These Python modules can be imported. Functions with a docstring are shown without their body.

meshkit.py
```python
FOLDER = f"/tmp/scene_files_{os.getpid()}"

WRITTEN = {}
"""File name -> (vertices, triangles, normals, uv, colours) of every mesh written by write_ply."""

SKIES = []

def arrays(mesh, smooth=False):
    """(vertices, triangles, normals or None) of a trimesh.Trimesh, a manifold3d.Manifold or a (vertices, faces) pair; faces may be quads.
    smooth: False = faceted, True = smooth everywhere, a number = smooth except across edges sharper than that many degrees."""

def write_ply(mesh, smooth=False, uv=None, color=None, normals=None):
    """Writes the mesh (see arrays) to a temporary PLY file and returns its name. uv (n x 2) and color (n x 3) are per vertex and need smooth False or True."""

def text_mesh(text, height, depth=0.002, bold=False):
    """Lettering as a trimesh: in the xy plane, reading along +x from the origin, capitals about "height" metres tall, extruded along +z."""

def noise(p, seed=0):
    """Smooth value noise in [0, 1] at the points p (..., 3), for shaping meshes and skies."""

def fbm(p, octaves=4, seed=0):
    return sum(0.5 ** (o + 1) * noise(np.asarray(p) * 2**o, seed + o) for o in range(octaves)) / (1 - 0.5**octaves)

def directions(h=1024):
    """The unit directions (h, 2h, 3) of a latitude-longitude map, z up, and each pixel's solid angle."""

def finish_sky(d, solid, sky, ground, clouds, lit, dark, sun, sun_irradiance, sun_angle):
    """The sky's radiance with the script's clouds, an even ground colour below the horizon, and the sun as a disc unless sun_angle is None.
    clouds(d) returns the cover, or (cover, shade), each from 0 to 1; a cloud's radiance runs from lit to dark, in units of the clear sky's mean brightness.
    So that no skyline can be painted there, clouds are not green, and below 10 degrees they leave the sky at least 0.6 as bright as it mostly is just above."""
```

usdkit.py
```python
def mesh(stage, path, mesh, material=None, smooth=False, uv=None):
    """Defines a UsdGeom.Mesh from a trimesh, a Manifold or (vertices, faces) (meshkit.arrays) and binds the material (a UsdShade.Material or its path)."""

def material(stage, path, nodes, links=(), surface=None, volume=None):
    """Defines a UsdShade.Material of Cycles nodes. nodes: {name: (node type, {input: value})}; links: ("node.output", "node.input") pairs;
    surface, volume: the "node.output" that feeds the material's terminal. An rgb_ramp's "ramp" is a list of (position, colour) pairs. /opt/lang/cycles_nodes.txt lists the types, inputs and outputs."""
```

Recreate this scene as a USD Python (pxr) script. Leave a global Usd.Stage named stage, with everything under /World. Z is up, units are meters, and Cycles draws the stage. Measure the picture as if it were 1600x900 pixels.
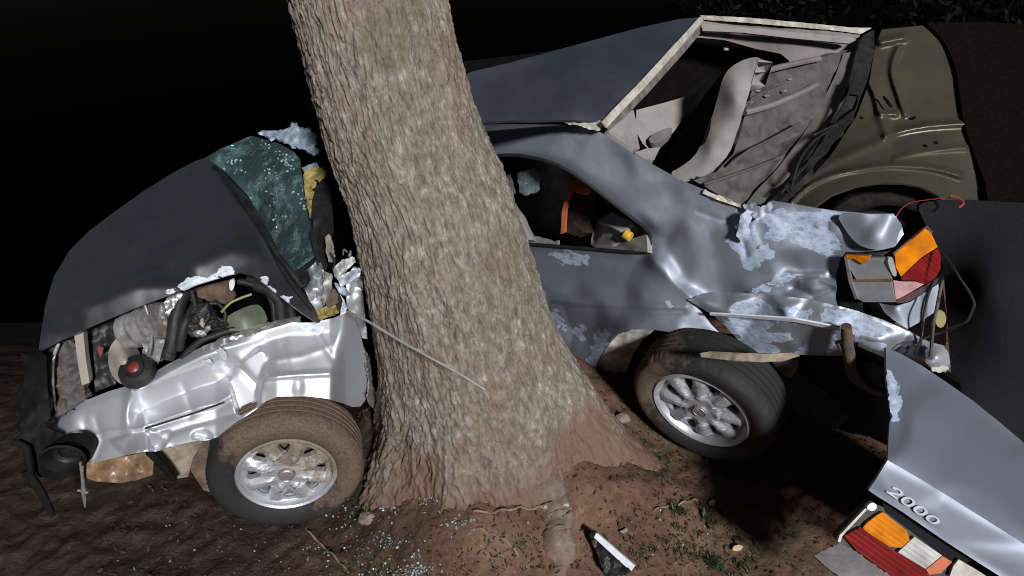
import math, numpy as np, trimesh, usdkit, meshkit
from pxr import Usd, UsdGeom, UsdLux, UsdShade, Gf, Sdf, Vt
from scipy.interpolate import RBFInterpolator, LinearNDInterpolator
from scipy.ndimage import gaussian_filter, map_coordinates
from scipy.spatial import Delaunay
from shapely.geometry import Polygon, Point, LineString
import shapely

stage = Usd.Stage.CreateInMemory()
UsdGeom.SetStageUpAxis(stage, 'Z')
UsdGeom.Xform.Define(stage, '/World')
UsdGeom.Scope.Define(stage, '/World/Looks')

# ------------------------------------------------------------------ camera, sky, light, exposure
PITCH, FPX, EYE = math.radians(36), 1164.0, np.array([0, 0, 2.35])
cam = UsdGeom.Camera.Define(stage, '/World/camera')
cam.AddTranslateOp().Set(Gf.Vec3d(*EYE))
cam.AddRotateXOp().Set(90 - 36)
cam.CreateHorizontalApertureAttr(36.0)
cam.CreateFocalLengthAttr(36.0 * FPX / 1600)
cam.CreateClippingRangeAttr(Gf.Vec2f(0.05, 2000))
cam.CreateExposureAttr(0.65)

LIGHT_AZ, LIGHT_EL = math.radians(22), math.radians(36)      # a hand lamp's beam from behind and to the right of the viewer
SUN = np.array([math.sin(LIGHT_AZ) * math.cos(LIGHT_EL), -math.cos(LIGHT_AZ) * math.cos(LIGHT_EL), math.sin(LIGHT_EL)])
dome = UsdLux.DomeLight.Define(stage, '/World/sky')
dome.GetPrim().SetCustomDataByKey('kind', 'structure')
dome.GetPrim().SetCustomDataByKey('label', 'black night sky above the wreck and the tree')
dome.GetPrim().SetCustomDataByKey('category', 'sky')
skymat = usdkit.material(stage, '/World/Looks/night_sky', {
    's': ('sky_texture', {'sky_type': 'single_scattering', 'sun_disc': False, 'sun_elevation': LIGHT_EL,
                          'sun_rotation': math.atan2(SUN[0], SUN[1])}),
    'b': ('background_shader', {'strength': 0.0055})}, [('s.color', 'b.color')], surface='b.background')
UsdShade.MaterialBindingAPI.Apply(dome.GetPrim()).Bind(skymat)
sun = UsdLux.DistantLight.Define(stage, '/World/lamp_beam')
sun.CreateNormalizeAttr(True)
sun.CreateIntensityAttr(0.9)
sun.CreateAngleAttr(7.0)
sun.CreateColorAttr(Gf.Vec3f(1.0, 0.985, 0.97))
zax = SUN / np.linalg.norm(SUN)
xax = np.cross([0, 0, 1.0], zax); xax /= np.linalg.norm(xax)
yax = np.cross(zax, xax)
sun.AddTransformOp().Set(Gf.Matrix4d(*xax, 0, *yax, 0, *zax, 0, 0, 0, 6, 1))

# ------------------------------------------------------------------ helpers
FW = np.array([0, math.cos(PITCH), -math.sin(PITCH)]); UP = np.array([0, math.sin(PITCH), math.cos(PITCH)]); RT = np.array([1.0, 0, 0])
def unit(v):
    v = np.asarray(v, float); return v / np.linalg.norm(v)
def ray(x, y):
    x, y = np.asarray(x, float), np.asarray(y, float)
    return FW + ((x - 800) / FPX)[..., None] * RT + ((450 - y) / FPX)[..., None] * UP
def W(x, y, t):
    return EYE + np.asarray(t, float)[..., None] * ray(x, y)
RO = W(1095., 640., 2.85)                                       # the rear wheel's middle, and the axes of the rear half
Rn = unit(math.cos(math.radians(55)) * -unit(ray(1095., 640.)) + math.sin(math.radians(55)) * (-.479 * RT - .878 * UP))
Ra = unit(np.cross(Rn, [0, 0, 1.0])); Ra = Ra if Ra[0] > 0 else -Ra
Rh = np.cross(Ra, Rn); Rh = Rh if Rh[2] > 0 else -Rh
FO = W(448., 742., 2.62)                                        # the front wheel's middle, and the axes of the front half
Fn = unit([.22, -.97, .03]); Fa = unit(np.cross([0, 0, 1.0], Fn)); Fa = Fa if Fa[0] < 0 else -Fa
Fh = np.cross(Fn, Fa); Fh = Fh if Fh[2] > 0 else -Fh
AX = {'Rn': (RO, Rn), 'Rh': (RO, Rh), 'Fn': (FO, Fn), 'Fh': (FO, Fh), 'Fa': (FO, Fa), 'Ra': (RO, Ra)}
def depth(x, y, k, v):
    D = ray(x, y)
    if k == 't': return v
    if k == 'z': return (v - EYE[2]) / D[2]
    if k == 'Y': return v / D[1]
    O, n = AX[k]
    return (v - (EYE - O) @ n) / (D @ n)
def at(x, y, k='t', v=2.5):
    return W(x, y, depth(float(x), float(y), k, v))

used = {}
def path_for(name, parent='/World'):
    key = parent + '/' + name
    n = used.get(key, 0); used[key] = n + 1
    return key if n == 0 else f'{key}_{n:03d}'
def thing(name, label, cat, group=None, kind=None):
    x = UsdGeom.Xform.Define(stage, path_for(name)); tag(x, label, cat, group, kind)
    return str(x.GetPath())
def tag(o, label=None, cat=None, group=None, kind=None):
    p = o.GetPrim() if hasattr(o, 'GetPrim') else stage.GetPrimAtPath(o)
    for k, v in (('label', label), ('category', cat), ('group', group), ('kind', kind)):
        if v: p.SetCustomDataByKey(k, v)
def put(name, mesh, mat, parent='/World', smooth=40, label=None, kind=None, attrs=None):
    m = usdkit.mesh(stage, path_for(name, parent), mesh, MATS[mat], smooth=smooth)
    for k, v in (attrs or {}).items():
        UsdGeom.PrimvarsAPI(m).CreatePrimvar(k, Sdf.ValueTypeNames.FloatArray, 'vertex').Set(Vt.FloatArray.FromNumpy(np.asarray(v, np.float32)))
    m.CreateDoubleSidedAttr(True)
    tag(m, label, None, None, kind)
    return str(m.GetPath())
cat_ = trimesh.util.concatenate

def field(ctrl, mode, smooth, bbox, step=3.0):
    """1/t over the picture's plane from (x, y, kind, value) points: planes stay planes."""
    c = np.array([(x, y, 1 / depth(float(x), float(y), k, v)) for x, y, k, v in ctrl])
    x0, y0, x1, y1 = bbox[0] - 20, bbox[1] - 20, bbox[2] + 20, bbox[3] + 20
    gx, gy = np.arange(x0, x1 + step, step), np.arange(y0, y1 + step, step)
    X, Y = np.meshgrid(gx, gy)
    q = np.c_[X.ravel(), Y.ravel()]
    if len(c) < 4 or mode == 'plane':
        A = np.c_[np.ones(len(c)), c[:, :2]]
        s = np.linalg.lstsq(A, c[:, 2], rcond=None)[0]
        g = s[0] + q @ s[1:]
    elif mode == 'rbf':
        g = RBFInterpolator(c[:, :2] / 100, c[:, 2], kernel='thin_plate_spline', smoothing=1e-5)(q / 100)
    else:
        g = LinearNDInterpolator(c[:, :2], c[:, 2])(q)
        bad = np.isnan(g)
        if bad.any():
            g[bad] = RBFInterpolator(c[:, :2] / 100, c[:, 2], kernel='linear')(q[bad] / 100)
    g = g.reshape(X.shape)
    if smooth: g = gaussian_filter(g, smooth / step)
    return lambda x, y: map_coordinates(g, [(np.asarray(y) - y0) / step, (np.asarray(x) - x0) / step], order=1, mode='nearest')

def chaikin(pts, n=2):
    p = np.asarray(pts, float)
    for _ in range(n):
        q = np.roll(p, -1, 0)
        p = np.stack([.75 * p + .25 * q, .25 * p + .75 * q], 1).reshape(-1, 2)
    return p
def ragged(pts, amp, seed, step=5):
    """A torn outline."""
    ls = LineString(list(pts) + [pts[0]]); n = max(8, int(ls.length / step)); rng = np.random.default_rng(seed)
    p = np.array([ls.interpolate(i / n, normalized=True).coords[0] for i in range(n)])
    return p + rng.normal(0, amp, p.shape)

def sheet(outline, ctrl, thick=.004, step=5.0, mode='rbf', smooth=0, holes=(), disp=None, round_=0, masks=None, nfun=None):
    """A sheet of real thickness: an outline, with its depth in the scene given at some points. Returns (vertices, faces), attributes."""
    out = chaikin(outline, round_) if round_ else np.asarray(outline, float)
    hol = [chaikin(h, round_) if round_ else np.asarray(h, float) for h in holes]
    poly = Polygon(out, [h for h in hol]).buffer(0)
    if poly.geom_type != 'Polygon': poly = max(poly.geoms, key=lambda g: g.area)
    rings = [np.array(r.segmentize(step).coords)[:-1] for r in (poly.exterior, *poly.interiors)]
    x0, y0, x1, y1 = poly.bounds
    X, Y = np.meshgrid(np.arange(x0, x1, step), np.arange(y0, y1, step * .87))
    X = X + (np.arange(len(X)) % 2)[:, None] * step / 2
    q = np.c_[X.ravel(), Y.ravel()]
    q = q[shapely.contains_xy(poly.buffer(-step * .45), q[:, 0], q[:, 1])]
    p = np.vstack(rings + [q])
    tri = Delaunay(p).simplices
    cen = p[tri].mean(1)
    tri = tri[shapely.contains_xy(poly.buffer(.05), cen[:, 0], cen[:, 1])]
    e1, e2 = p[tri[:, 1]] - p[tri[:, 0]], p[tri[:, 2]] - p[tri[:, 0]]
    cr = e1[:, 0] * e2[:, 1] - e1[:, 1] * e2[:, 0]
    tri = tri[np.abs(cr) > 1e-3]; cr = cr[np.abs(cr) > 1e-3]
    tri[cr > 0] = tri[cr > 0][:, ::-1]                          # facing the camera (picture y runs down)
    if nfun is None: t = 1 / field(ctrl, mode, smooth, poly.bounds)(p[:, 0], p[:, 1])
    else:                                                       # nfun(x, y): how far the sheet stands out along the axis ctrl
        ggx, ggy = np.arange(x0 - 20, x1 + 22, 2.), np.arange(y0 - 20, y1 + 22, 2.)
        GX, GY = np.meshgrid(ggx, ggy); O_, n_ = AX[ctrl]
        G = gaussian_filter((nfun(GX, GY) - (EYE - O_) @ n_) / (ray(GX, GY) @ n_), smooth / 2)
        t = map_coordinates(G, [(p[:, 1] - y0 + 20) / 2, (p[:, 0] - x0 + 20) / 2], order=1)
    if disp is not None: t = t + disp(p[:, 0], p[:, 1])
    v = W(p[:, 0], p[:, 1], t)
    n = np.zeros_like(v); fn = np.cross(v[tri[:, 1]] - v[tri[:, 0]], v[tri[:, 2]] - v[tri[:, 0]])
    for k in range(3): np.add.at(n, tri[:, k], fn)
    n /= np.maximum(np.linalg.norm(n, axis=1, keepdims=True), 1e-12)
    N = len(v); back = v - n * thick
    verts, faces, px = [v, back], [tri, tri[:, ::-1] + N], [p, p]
    a, off = 0, 2 * N
    for r in rings:
        i = np.arange(len(r)) + a; j = np.roll(i, -1); a += len(r); m = len(r)
        verts += [v[i], back[i]]; px += [p[i], p[i]]
        k = np.arange(m); k2 = np.roll(k, -1)
        area = 0.5 * np.sum(r[:, 0] * np.roll(r[:, 1], -1) - np.roll(r[:, 0], -1) * r[:, 1])
        f = np.vstack([np.c_[off + k, off + k2, off + m + k2], np.c_[off + k, off + m + k2, off + m + k]])
        faces.append(f if area > 0 else f[:, ::-1]); off += 2 * m
    verts, faces, px = np.vstack(verts), np.vstack(faces), np.vstack(px)
    attrs = {}
    for name, polys in (masks or {}).items():                   # soft masks of wear: + inside, - outside, in picture points / 10
        s = np.full(len(px), -3.0)
        for pl in polys:
            g = Polygon(pl).buffer(0); P = shapely.points(px)
            d = shapely.distance(g.boundary, P) / 10
            s = np.maximum(s, np.where(shapely.contains_xy(g, px[:, 0], px[:, 1]), d, -d))
        attrs[name] = np.clip(s, -3, 3)
    return (verts, faces), attrs
def psheet(name, parent, mat, outline, ctrl, label=None, kind=None, **k):
    if 'paint' in mat and not k.get('masks'): k['masks'] = {'chip': []}
    m, a = sheet(outline, ctrl, **k)
    return put(name, m, mat, parent, smooth=True, label=label, kind=kind, attrs=a)

def tube(pts, r, sides=8, cap=True):
    p = np.asarray(pts, float); r = np.broadcast_to(r, (len(p),)).astype(float)
    t = np.gradient(p, axis=0); t /= np.linalg.norm(t, axis=1, keepdims=True) + 1e-12
    a = np.cross(t, unit([.31, .52, .79])); a /= np.linalg.norm(a, axis=1, keepdims=True) + 1e-9
    b = np.cross(t, a); g = np.arange(sides) * 2 * np.pi / sides
    v = p[:, None] + r[:, None, None] * (np.cos(g)[None, :, None] * a[:, None] + np.sin(g)[None, :, None] * b[:, None])
    i, j = np.meshgrid(np.arange(len(p) - 1), np.arange(sides), indexing='ij')
    q = np.stack([i * sides + j, i * sides + (j + 1) % sides, (i + 1) * sides + (j + 1) % sides, (i + 1) * sides + j], -1).reshape(-1, 4)
    f = np.vstack([q[:, [0, 1, 2]], q[:, [0, 2, 3]]]); v = v.reshape(-1, 3)
    if cap:
        n = len(v); v = np.vstack([v, p[0], p[-1]]); j = np.arange(sides); L = (len(p) - 1) * sides
        f = np.vstack([f, np.c_[(j + 1) % sides, j, np.full(sides, n)], np.c_[L + j, L + (j + 1) % sides, np.full(sides, n + 1)]])
    return trimesh.Trimesh(v, f, process=False)
def curve(pts, n=40):
    p = np.asarray(pts, float)
    if len(p) < 3: return np.linspace(p[0], p[-1], n)
    s = np.r_[0, np.cumsum(np.linalg.norm(np.diff(p, axis=0), axis=1))]
    from scipy.interpolate import CubicSpline, PchipInterpolator
    return PchipInterpolator(s, p)(np.linspace(0, s[-1], n))
def ptube(ctrl, r, n=40, sides=8):
    """A tube through picture points of given depth; r in metres (one, or one per point)."""
    p = np.array([at(*c) for c in ctrl]); q = curve(p, n)
    if np.ndim(r): r = np.interp(np.linspace(0, 1, n), np.linspace(0, 1, len(r)), r)
    return tube(q, r, sides)
def revolve(profile, n=96):
    """profile: (radius, along the axis) pairs; the axis is +z."""
    m = trimesh.creation.revolve(np.asarray(profile, float), sections=n)
    return m
def frame(o, x, y, z):
    M = np.eye(4); M[:3, 0], M[:3, 1], M[:3, 2], M[:3, 3] = x, y, z, o
    return M
def moved(m, M):
    m = m.copy(); m.apply_transform(M); return m
def rbox(sx, sy, sz, r=.01):
    m = trimesh.creation.box([sx, sy, sz])
    import manifold3d as mf
    r = min(r, sx / 2.1, sy / 2.1, sz / 2.1)
    b = mf.Manifold.cube((sx - 2 * r, sy - 2 * r, sz - 2 * r), True)
    s = mf.Manifold.sphere(r, 12)
    h = mf.Manifold.batch_hull([s.translate(((i - .5) * (sx - 2 * r), (j - .5) * (sy - 2 * r), (k - .5) * (sz - 2 * r))) for i in (0, 1) for j in (0, 1) for k in (0, 1)])
    mm = h.to_mesh(); return trimesh.Trimesh(mm.vert_properties[:, :3], mm.tri_verts, process=False)
def fbm(p, s=1.0, o=4, seed=0): return meshkit.fbm(np.asarray(p) * s, o, seed)

# ------------------------------------------------------------------ materials
MATS = {}
def mat(name, nodes, links, surface='p.BSDF'):
    MATS[name] = usdkit.material(stage, '/World/Looks/' + name, nodes, links, surface=surface)
def plain(name, col, rough=.5, metal=0., var=.25, scale=30., dirt=0., dirtcol=(.05, .035, .025), bump=0., coat=0., spec=.5, sheen=0., bscale=None):
    c = np.array(col)
    mat(name, {'g': ('geometry', {}), 'n': ('noise_texture', {'scale': scale, 'detail': 6., 'roughness': .6}),
               'r': ('rgb_ramp', {'ramp': [(.3, c * (1 - var)), (.7, np.minimum(c * (1 + var), .95))]}),
               'n2': ('noise_texture', {'scale': scale * .35, 'detail': 7., 'roughness': .7}),
               'mr': ('map_range', {'from_min': .62 - .4 * dirt, 'from_max': .72 - .2 * dirt, 'to_min': 0., 'to_max': min(1., dirt * 1.6), 'clamp': True}),
               'mx': ('mix_color', {'b': dirtcol}),
               'rr': ('map_range', {'from_min': .3, 'from_max': .7, 'to_min': max(.02, rough - .08), 'to_max': min(1, rough + .1), 'clamp': True}),
               'n3': ('noise_texture', {'scale': bscale or scale * 3, 'detail': 5.}),
               'b': ('bump', {'strength': bump, 'distance': .004}),
               'me': ('math', {'math_type': 'multiply_add', 'value2': -metal, 'value3': metal}),
               'p': ('principled_bsdf', {'coat_weight': coat, 'coat_roughness': .08, 'specular_ior_level': spec, 'sheen_weight': sheen})},
        [('g.position', 'n.vector'), ('g.position', 'n2.vector'), ('g.position', 'n3.vector'), ('n.fac', 'r.fac'), ('r.color', 'mx.a'), ('n2.fac', 'mr.value'),
         ('mr.result', 'mx.fac'), ('mx.result', 'p.base_color'), ('n.fac', 'rr.value'), ('rr.result', 'p.roughness'), ('n3.fac', 'b.height'), ('mr.result', 'me.value1'), ('me.value', 'p.metallic')] + ([('b.normal', 'p.normal')] if bump else []))
def paint(name, col=(.40, .42, .46), primer=(.30, .36, .48), rough=.40, metal=1., dirt=.35, dirtcol=(.16, .145, .13), coat=.25, soft=.025, spec=.5):
    """Silver car paint, flaked off to a pale primer where the 'chip' mask says, with dust and mud."""
    mat(name, {'g': ('geometry', {}), 'a': ('attribute', {'attribute': 'chip'}),
               'nm': ('mapping', {'scale': (.7, .7, 1.35), 'rotation': (0., .25, 0.)}), 'pv': ('noise_texture', {'scale': 60., 'detail': 6., 'roughness': .7}), 'pr': ('rgb_ramp', {'ramp': [(.32, np.array(primer) * .45), (.5, np.array(primer) * .9), (.7, np.array(primer) * 1.1)]}),
               'n': ('noise_texture', {'scale': 24., 'detail': 5., 'roughness': .55}),
               'k': ('math', {'math_type': 'multiply_add', 'value2': 4.4, 'value3': -1.85}),
               's': ('math', {'math_type': 'add'}),
               'm': ('map_range', {'from_min': -soft * .7, 'from_max': soft, 'to_min': 0., 'to_max': 1., 'clamp': True}),
               'd': ('noise_texture', {'scale': 5., 'detail': 9., 'roughness': .7}),
               'dm': ('map_range', {'from_min': .40, 'from_max': .7, 'to_min': 0., 'to_max': dirt, 'clamp': True}),
               'f': ('noise_texture', {'scale': 900., 'detail': 1.}),
               'fr': ('rgb_ramp', {'ramp': [(.3, np.array(col) * .88), (.7, np.array(col) * 1.12)]}),
               's0': ('noise_texture', {'scale': 170., 'detail': 3., 'roughness': .6}), 's1': ('map_range', {'from_min': .66, 'from_max': .76, 'to_min': 0., 'to_max': .30, 'clamp': True}), 'sx': ('math', {'math_type': 'maximum'}),
               'x0': ('mix_color', {'b': dirtcol}), 'x': ('mix_color', {}),
               'me': ('map_range', {'from_min': 0., 'from_max': 1., 'to_min': metal, 'to_max': 0.}),
               'mx': ('math', {'math_type': 'maximum'}),
               'ro': ('map_range', {'from_min': 0., 'from_max': 1., 'to_min': rough, 'to_max': .62}),
               'b': ('bump', {'strength': .5, 'distance': .0012, 'invert': True}),
               'p': ('principled_bsdf', {'coat_weight': coat, 'coat_roughness': .12, 'specular_ior_level': spec})},
        [('g.position', 'nm.vector'), ('nm.vector', 'n.vector'), ('nm.vector', 'pv.vector'), ('pv.fac', 'pr.fac'), ('pr.color', 'x.b'), ('g.position', 'd.vector'), ('g.position', 'f.vector'), ('n.fac', 'k.value1'), ('k.value', 's.value1'), ('a.fac', 's.value2'), ('s.value', 'm.value'),
         ('d.fac', 'dm.value'), ('f.fac', 'fr.fac'), ('fr.color', 'x0.a'), ('g.position', 's0.vector'), ('s0.fac', 's1.value'), ('s1.result', 'sx.value1'), ('dm.result', 'sx.value2'), ('sx.value', 'x0.fac'), ('x0.result', 'x.a'), ('m.result', 'x.fac'), ('x.result', 'p.base_color'),
         ('m.result', 'mx.value1'), ('sx.value', 'mx.value2'), ('mx.value', 'me.value'), ('me.result', 'p.metallic'), ('mx.value', 'ro.value'), ('ro.result', 'p.roughness'), ('m.result', 'b.height'), ('b.normal', 'p.normal')])
def muddy(name, clean, mud=(.12, .075, .05), rough=.55, metal=0.):
    """A wheel's surface, muddy where the 'mud' mask says."""
    mat(name, {'g': ('geometry', {}), 'a': ('attribute', {'attribute': 'mud'}),
               'n': ('noise_texture', {'scale': 26., 'detail': 8., 'roughness': .65}),
               'k': ('math', {'math_type': 'multiply_add', 'value2': 2.4, 'value3': -1.2}), 's': ('math', {'math_type': 'add'}),
               'm': ('map_range', {'from_min': -.25, 'from_max': .35, 'to_min': 0., 'to_max': .92, 'clamp': True}),
               'n2': ('noise_texture', {'scale': 120., 'detail': 5.}),
               'mc': ('rgb_ramp', {'ramp': [(.3, np.array(mud) * .7), (.7, np.array(mud) * 1.35)]}),
               'x': ('mix_color', {'a': clean}),
               'me': ('map_range', {'from_min': 0., 'from_max': .5, 'to_min': metal, 'to_max': 0., 'clamp': True}),
               'ro': ('map_range', {'from_min': 0., 'from_max': 1., 'to_min': rough, 'to_max': .85}),
               'b': ('bump', {'strength': .25, 'distance': .003}),
               'p': ('principled_bsdf', {'specular_ior_level': .3})},
        [('g.position', 'n.vector'), ('g.position', 'n2.vector'), ('n.fac', 'k.value1'), ('k.value', 's.value1'), ('a.fac', 's.value2'), ('s.value', 'm.value'), ('n2.fac', 'mc.fac'),
         ('mc.color', 'x.b'), ('m.result', 'x.fac'), ('x.result', 'p.base_color'), ('m.result', 'me.value'), ('me.result', 'p.metallic'), ('m.result', 'ro.value'), ('ro.result', 'p.roughness'), ('n2.fac', 'b.height'), ('b.normal', 'p.normal')])

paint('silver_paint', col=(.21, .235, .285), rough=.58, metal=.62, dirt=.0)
paint('lit_silver_paint', col=(.50, .52, .55), primer=(.5, .55, .62), rough=.53, metal=.76, dirt=.0)  # the same silver, lightened: the lamp's light is put into the colour
paint('bumper_lit_paint', col=(.36, .39, .44), primer=(.32, .38, .49), rough=.5, metal=.78, dirt=.0)  # a lighter copy of the silver, painting in the bright top roll
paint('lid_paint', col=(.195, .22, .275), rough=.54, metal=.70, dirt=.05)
paint('shaded_silver_paint', col=(.19, .19, .21), primer=(.5, .55, .62), rough=.36, metal=.93, dirt=.06)  # the same silver, darkened: the bonnet's shade is put into the colour
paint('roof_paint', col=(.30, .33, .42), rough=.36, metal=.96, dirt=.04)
plain('badge_silver', (.27, .29, .34), .45, metal=.3, var=.1)
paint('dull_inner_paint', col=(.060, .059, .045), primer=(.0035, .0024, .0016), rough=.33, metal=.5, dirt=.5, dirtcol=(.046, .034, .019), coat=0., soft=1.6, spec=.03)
muddy('tyre_rubber', (.013, .0125, .013), mud=(.085, .058, .043), rough=.75)
muddy('alloy', (.36, .37, .40), mud=(.12, .085, .06), rough=.48, metal=.6)
plain('black_plastic', (.012, .012, .013), .5, spec=.3, var=.3, dirt=.25, bump=.15)
plain('black_rubber', (.010, .010, .011), .6, spec=.3, var=.3, dirt=.2)
plain('shade_black', (.0035, .003, .003), .95, var=.4, spec=.04)  # near-black that paints in the darkness of cabin, bays and gaps
plain('charcoal_felt', (.0105, .0105, .0125), .95, var=.35, scale=160, bump=.8, bscale=260, spec=.1, dirt=.12, dirtcol=(.03, .027, .024))
plain('dark_plastic', (.005, .005, .005), .7, var=.3, spec=.12)
plain('boot_shade', (.0042, .0032, .0025), .95, var=.4, scale=60, spec=.02, bump=.4)  # near-black that paints in the boot side fading from the light
plain('grey_cloth', (.20, .19, .185), .9, var=.12, scale=18, bump=.4, bscale=500, dirt=.15)
plain('grey_trim', (.13, .12, .117), .7, var=.15, scale=9, dirt=.3, bump=.1)
plain('seat_back_board', (.050, .048, .047), .75, var=.45, scale=14, dirt=.35, bump=.5, bscale=60)
plain('pale_edge', (.36, .35, .31), .5, var=.2, scale=40, dirt=.4, dirtcol=(.16, .13, .09))
plain('bare_metal', (.42, .42, .44), .42, metal=.8, var=.2, scale=25, dirt=.25, bump=.15)
plain('pale_rod', (.22, .21, .20), .5, var=.15, dirt=.2)
plain('dull_metal', (.22, .22, .22), .5, metal=.5, var=.4, scale=35, dirt=.4, bump=.4)
plain('chrome', (.75, .75, .77), .14, metal=1., var=.1, dirt=.2)
plain('rusty_metal', (.085, .052, .038), .8, metal=.1, var=.5, scale=30, dirt=.3, bump=.5)
plain('engine_alloy', (.26, .26, .27), .5, metal=.4, var=.35, scale=25, dirt=.45, bump=.4)
plain('olive_plastic', (.10, .115, .085), .55, var=.25, scale=12, dirt=.3, bump=.15)
plain('milky_plastic', (.24, .21, .185), .5, var=.12, scale=12, dirt=.25)
plain('white_plastic', (.5, .5, .52), .35, var=.08, dirt=.2)
plain('red_plastic', (.13, .022, .02), .45, var=.25, dirt=.2)
plain('orange_cloth', (.36, .085, .035), .7, var=.3, scale=20, dirt=.25, bump=.3)
plain('yellow_foam', (.22, .175, .055), .9, var=.3, scale=40, bump=.8, bscale=120, dirt=.2)
plain('yellow_plastic', (.45, .27, .03), .45, var=.15, dirt=.1)
plain('canister_plastic', (.36, .35, .33), .5, var=.12, scale=14, dirt=.25)
plain('tan_liner', (.19, .155, .12), .8, var=.4, scale=18, dirt=.5, bump=.6, bscale=50)
plain('orange_mud_liner', (.15, .085, .042), .6, var=.6, scale=14, dirt=.45, bump=.4, coat=.1)
plain('beige_liner', (.42, .40, .36), .75, var=.25, scale=18, dirt=.35, bump=.6, bscale=40)
plain('silencer_steel', (.075, .068, .062), .75, metal=.25, var=.5, scale=30, dirt=.4, bump=.5)
plain('pale_glass_crust', (.27, .33, .41), .25, var=.35, scale=120, bump=.9, bscale=160, coat=.4)
plain('pale_strip', (.55, .57, .64), .35, var=.12, scale=40, dirt=.1)
plain('scuffed_plastic', (.085, .08, .085), .6, var=.3, scale=30, dirt=.3, bump=.3)
plain('bag_cloth', (.030, .016, .012), .8, var=.5, scale=30, spec=.2)
plain('torn_paint', (.26, .31, .41), .6, var=.25, scale=60, bump=.3)
plain('lamp_grey', (.20, .20, .215), .35, var=.12, scale=18, dirt=.2)
plain('wire_black', (.012, .012, .013), .45)
plain('wire_red', (.28, .03, .03), .5)
plain('yellow_tape', (.16, .145, .05), .5, var=.2)
plain('stone', (.17, .13, .105), .9, var=.4, scale=40, dirt=.4, bump=.6)
plain('dry_leaf', (.30, .22, .12), .7, var=.5, scale=8)
plain('pale_paper', (.30, .29, .29), .7, var=.2)
plain('twig_bark', (.15, .105, .07), .9, var=.5, scale=30, bump=.6)
plain('reflector_white', (.22, .22, .23), .2, var=.1, coat=.5)
def lens(name, col, rough=.12, em=0.):
    mat(name, {'g': ('geometry', {}), 'w': ('wave_texture', {'wave_type': 'bands', 'bands_direction': 'diagonal', 'scale': 26., 'distortion': .3}),
               'b': ('bump', {'strength': .6, 'distance': .0015}), 'n': ('noise_texture', {'scale': 18., 'detail': 4.}),
               'r': ('rgb_ramp', {'ramp': [(.3, np.array(col) * .5), (.7, np.array(col))]}),
               'p': ('principled_bsdf', {'roughness': rough, 'transmission_weight': .25, 'coat_weight': .6, 'coat_roughness': .08, 'ior': 1.49})},
        [('g.position', 'w.vector'), ('g.position', 'n.vector'), ('w.fac', 'b.height'), ('b.normal', 'p.normal'), ('n.fac', 'r.fac'), ('r.color', 'p.base_color')])
lens('amber_lens', (.78, .24, .006)); lens('red_lens', (.22, .008, .010)); lens('clear_lens', (.60, .58, .57), .2); lens('pink_lens', (.55, .33, .34), .25); lens('smoked_lens', (.10, .06, .06), .2)

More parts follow.
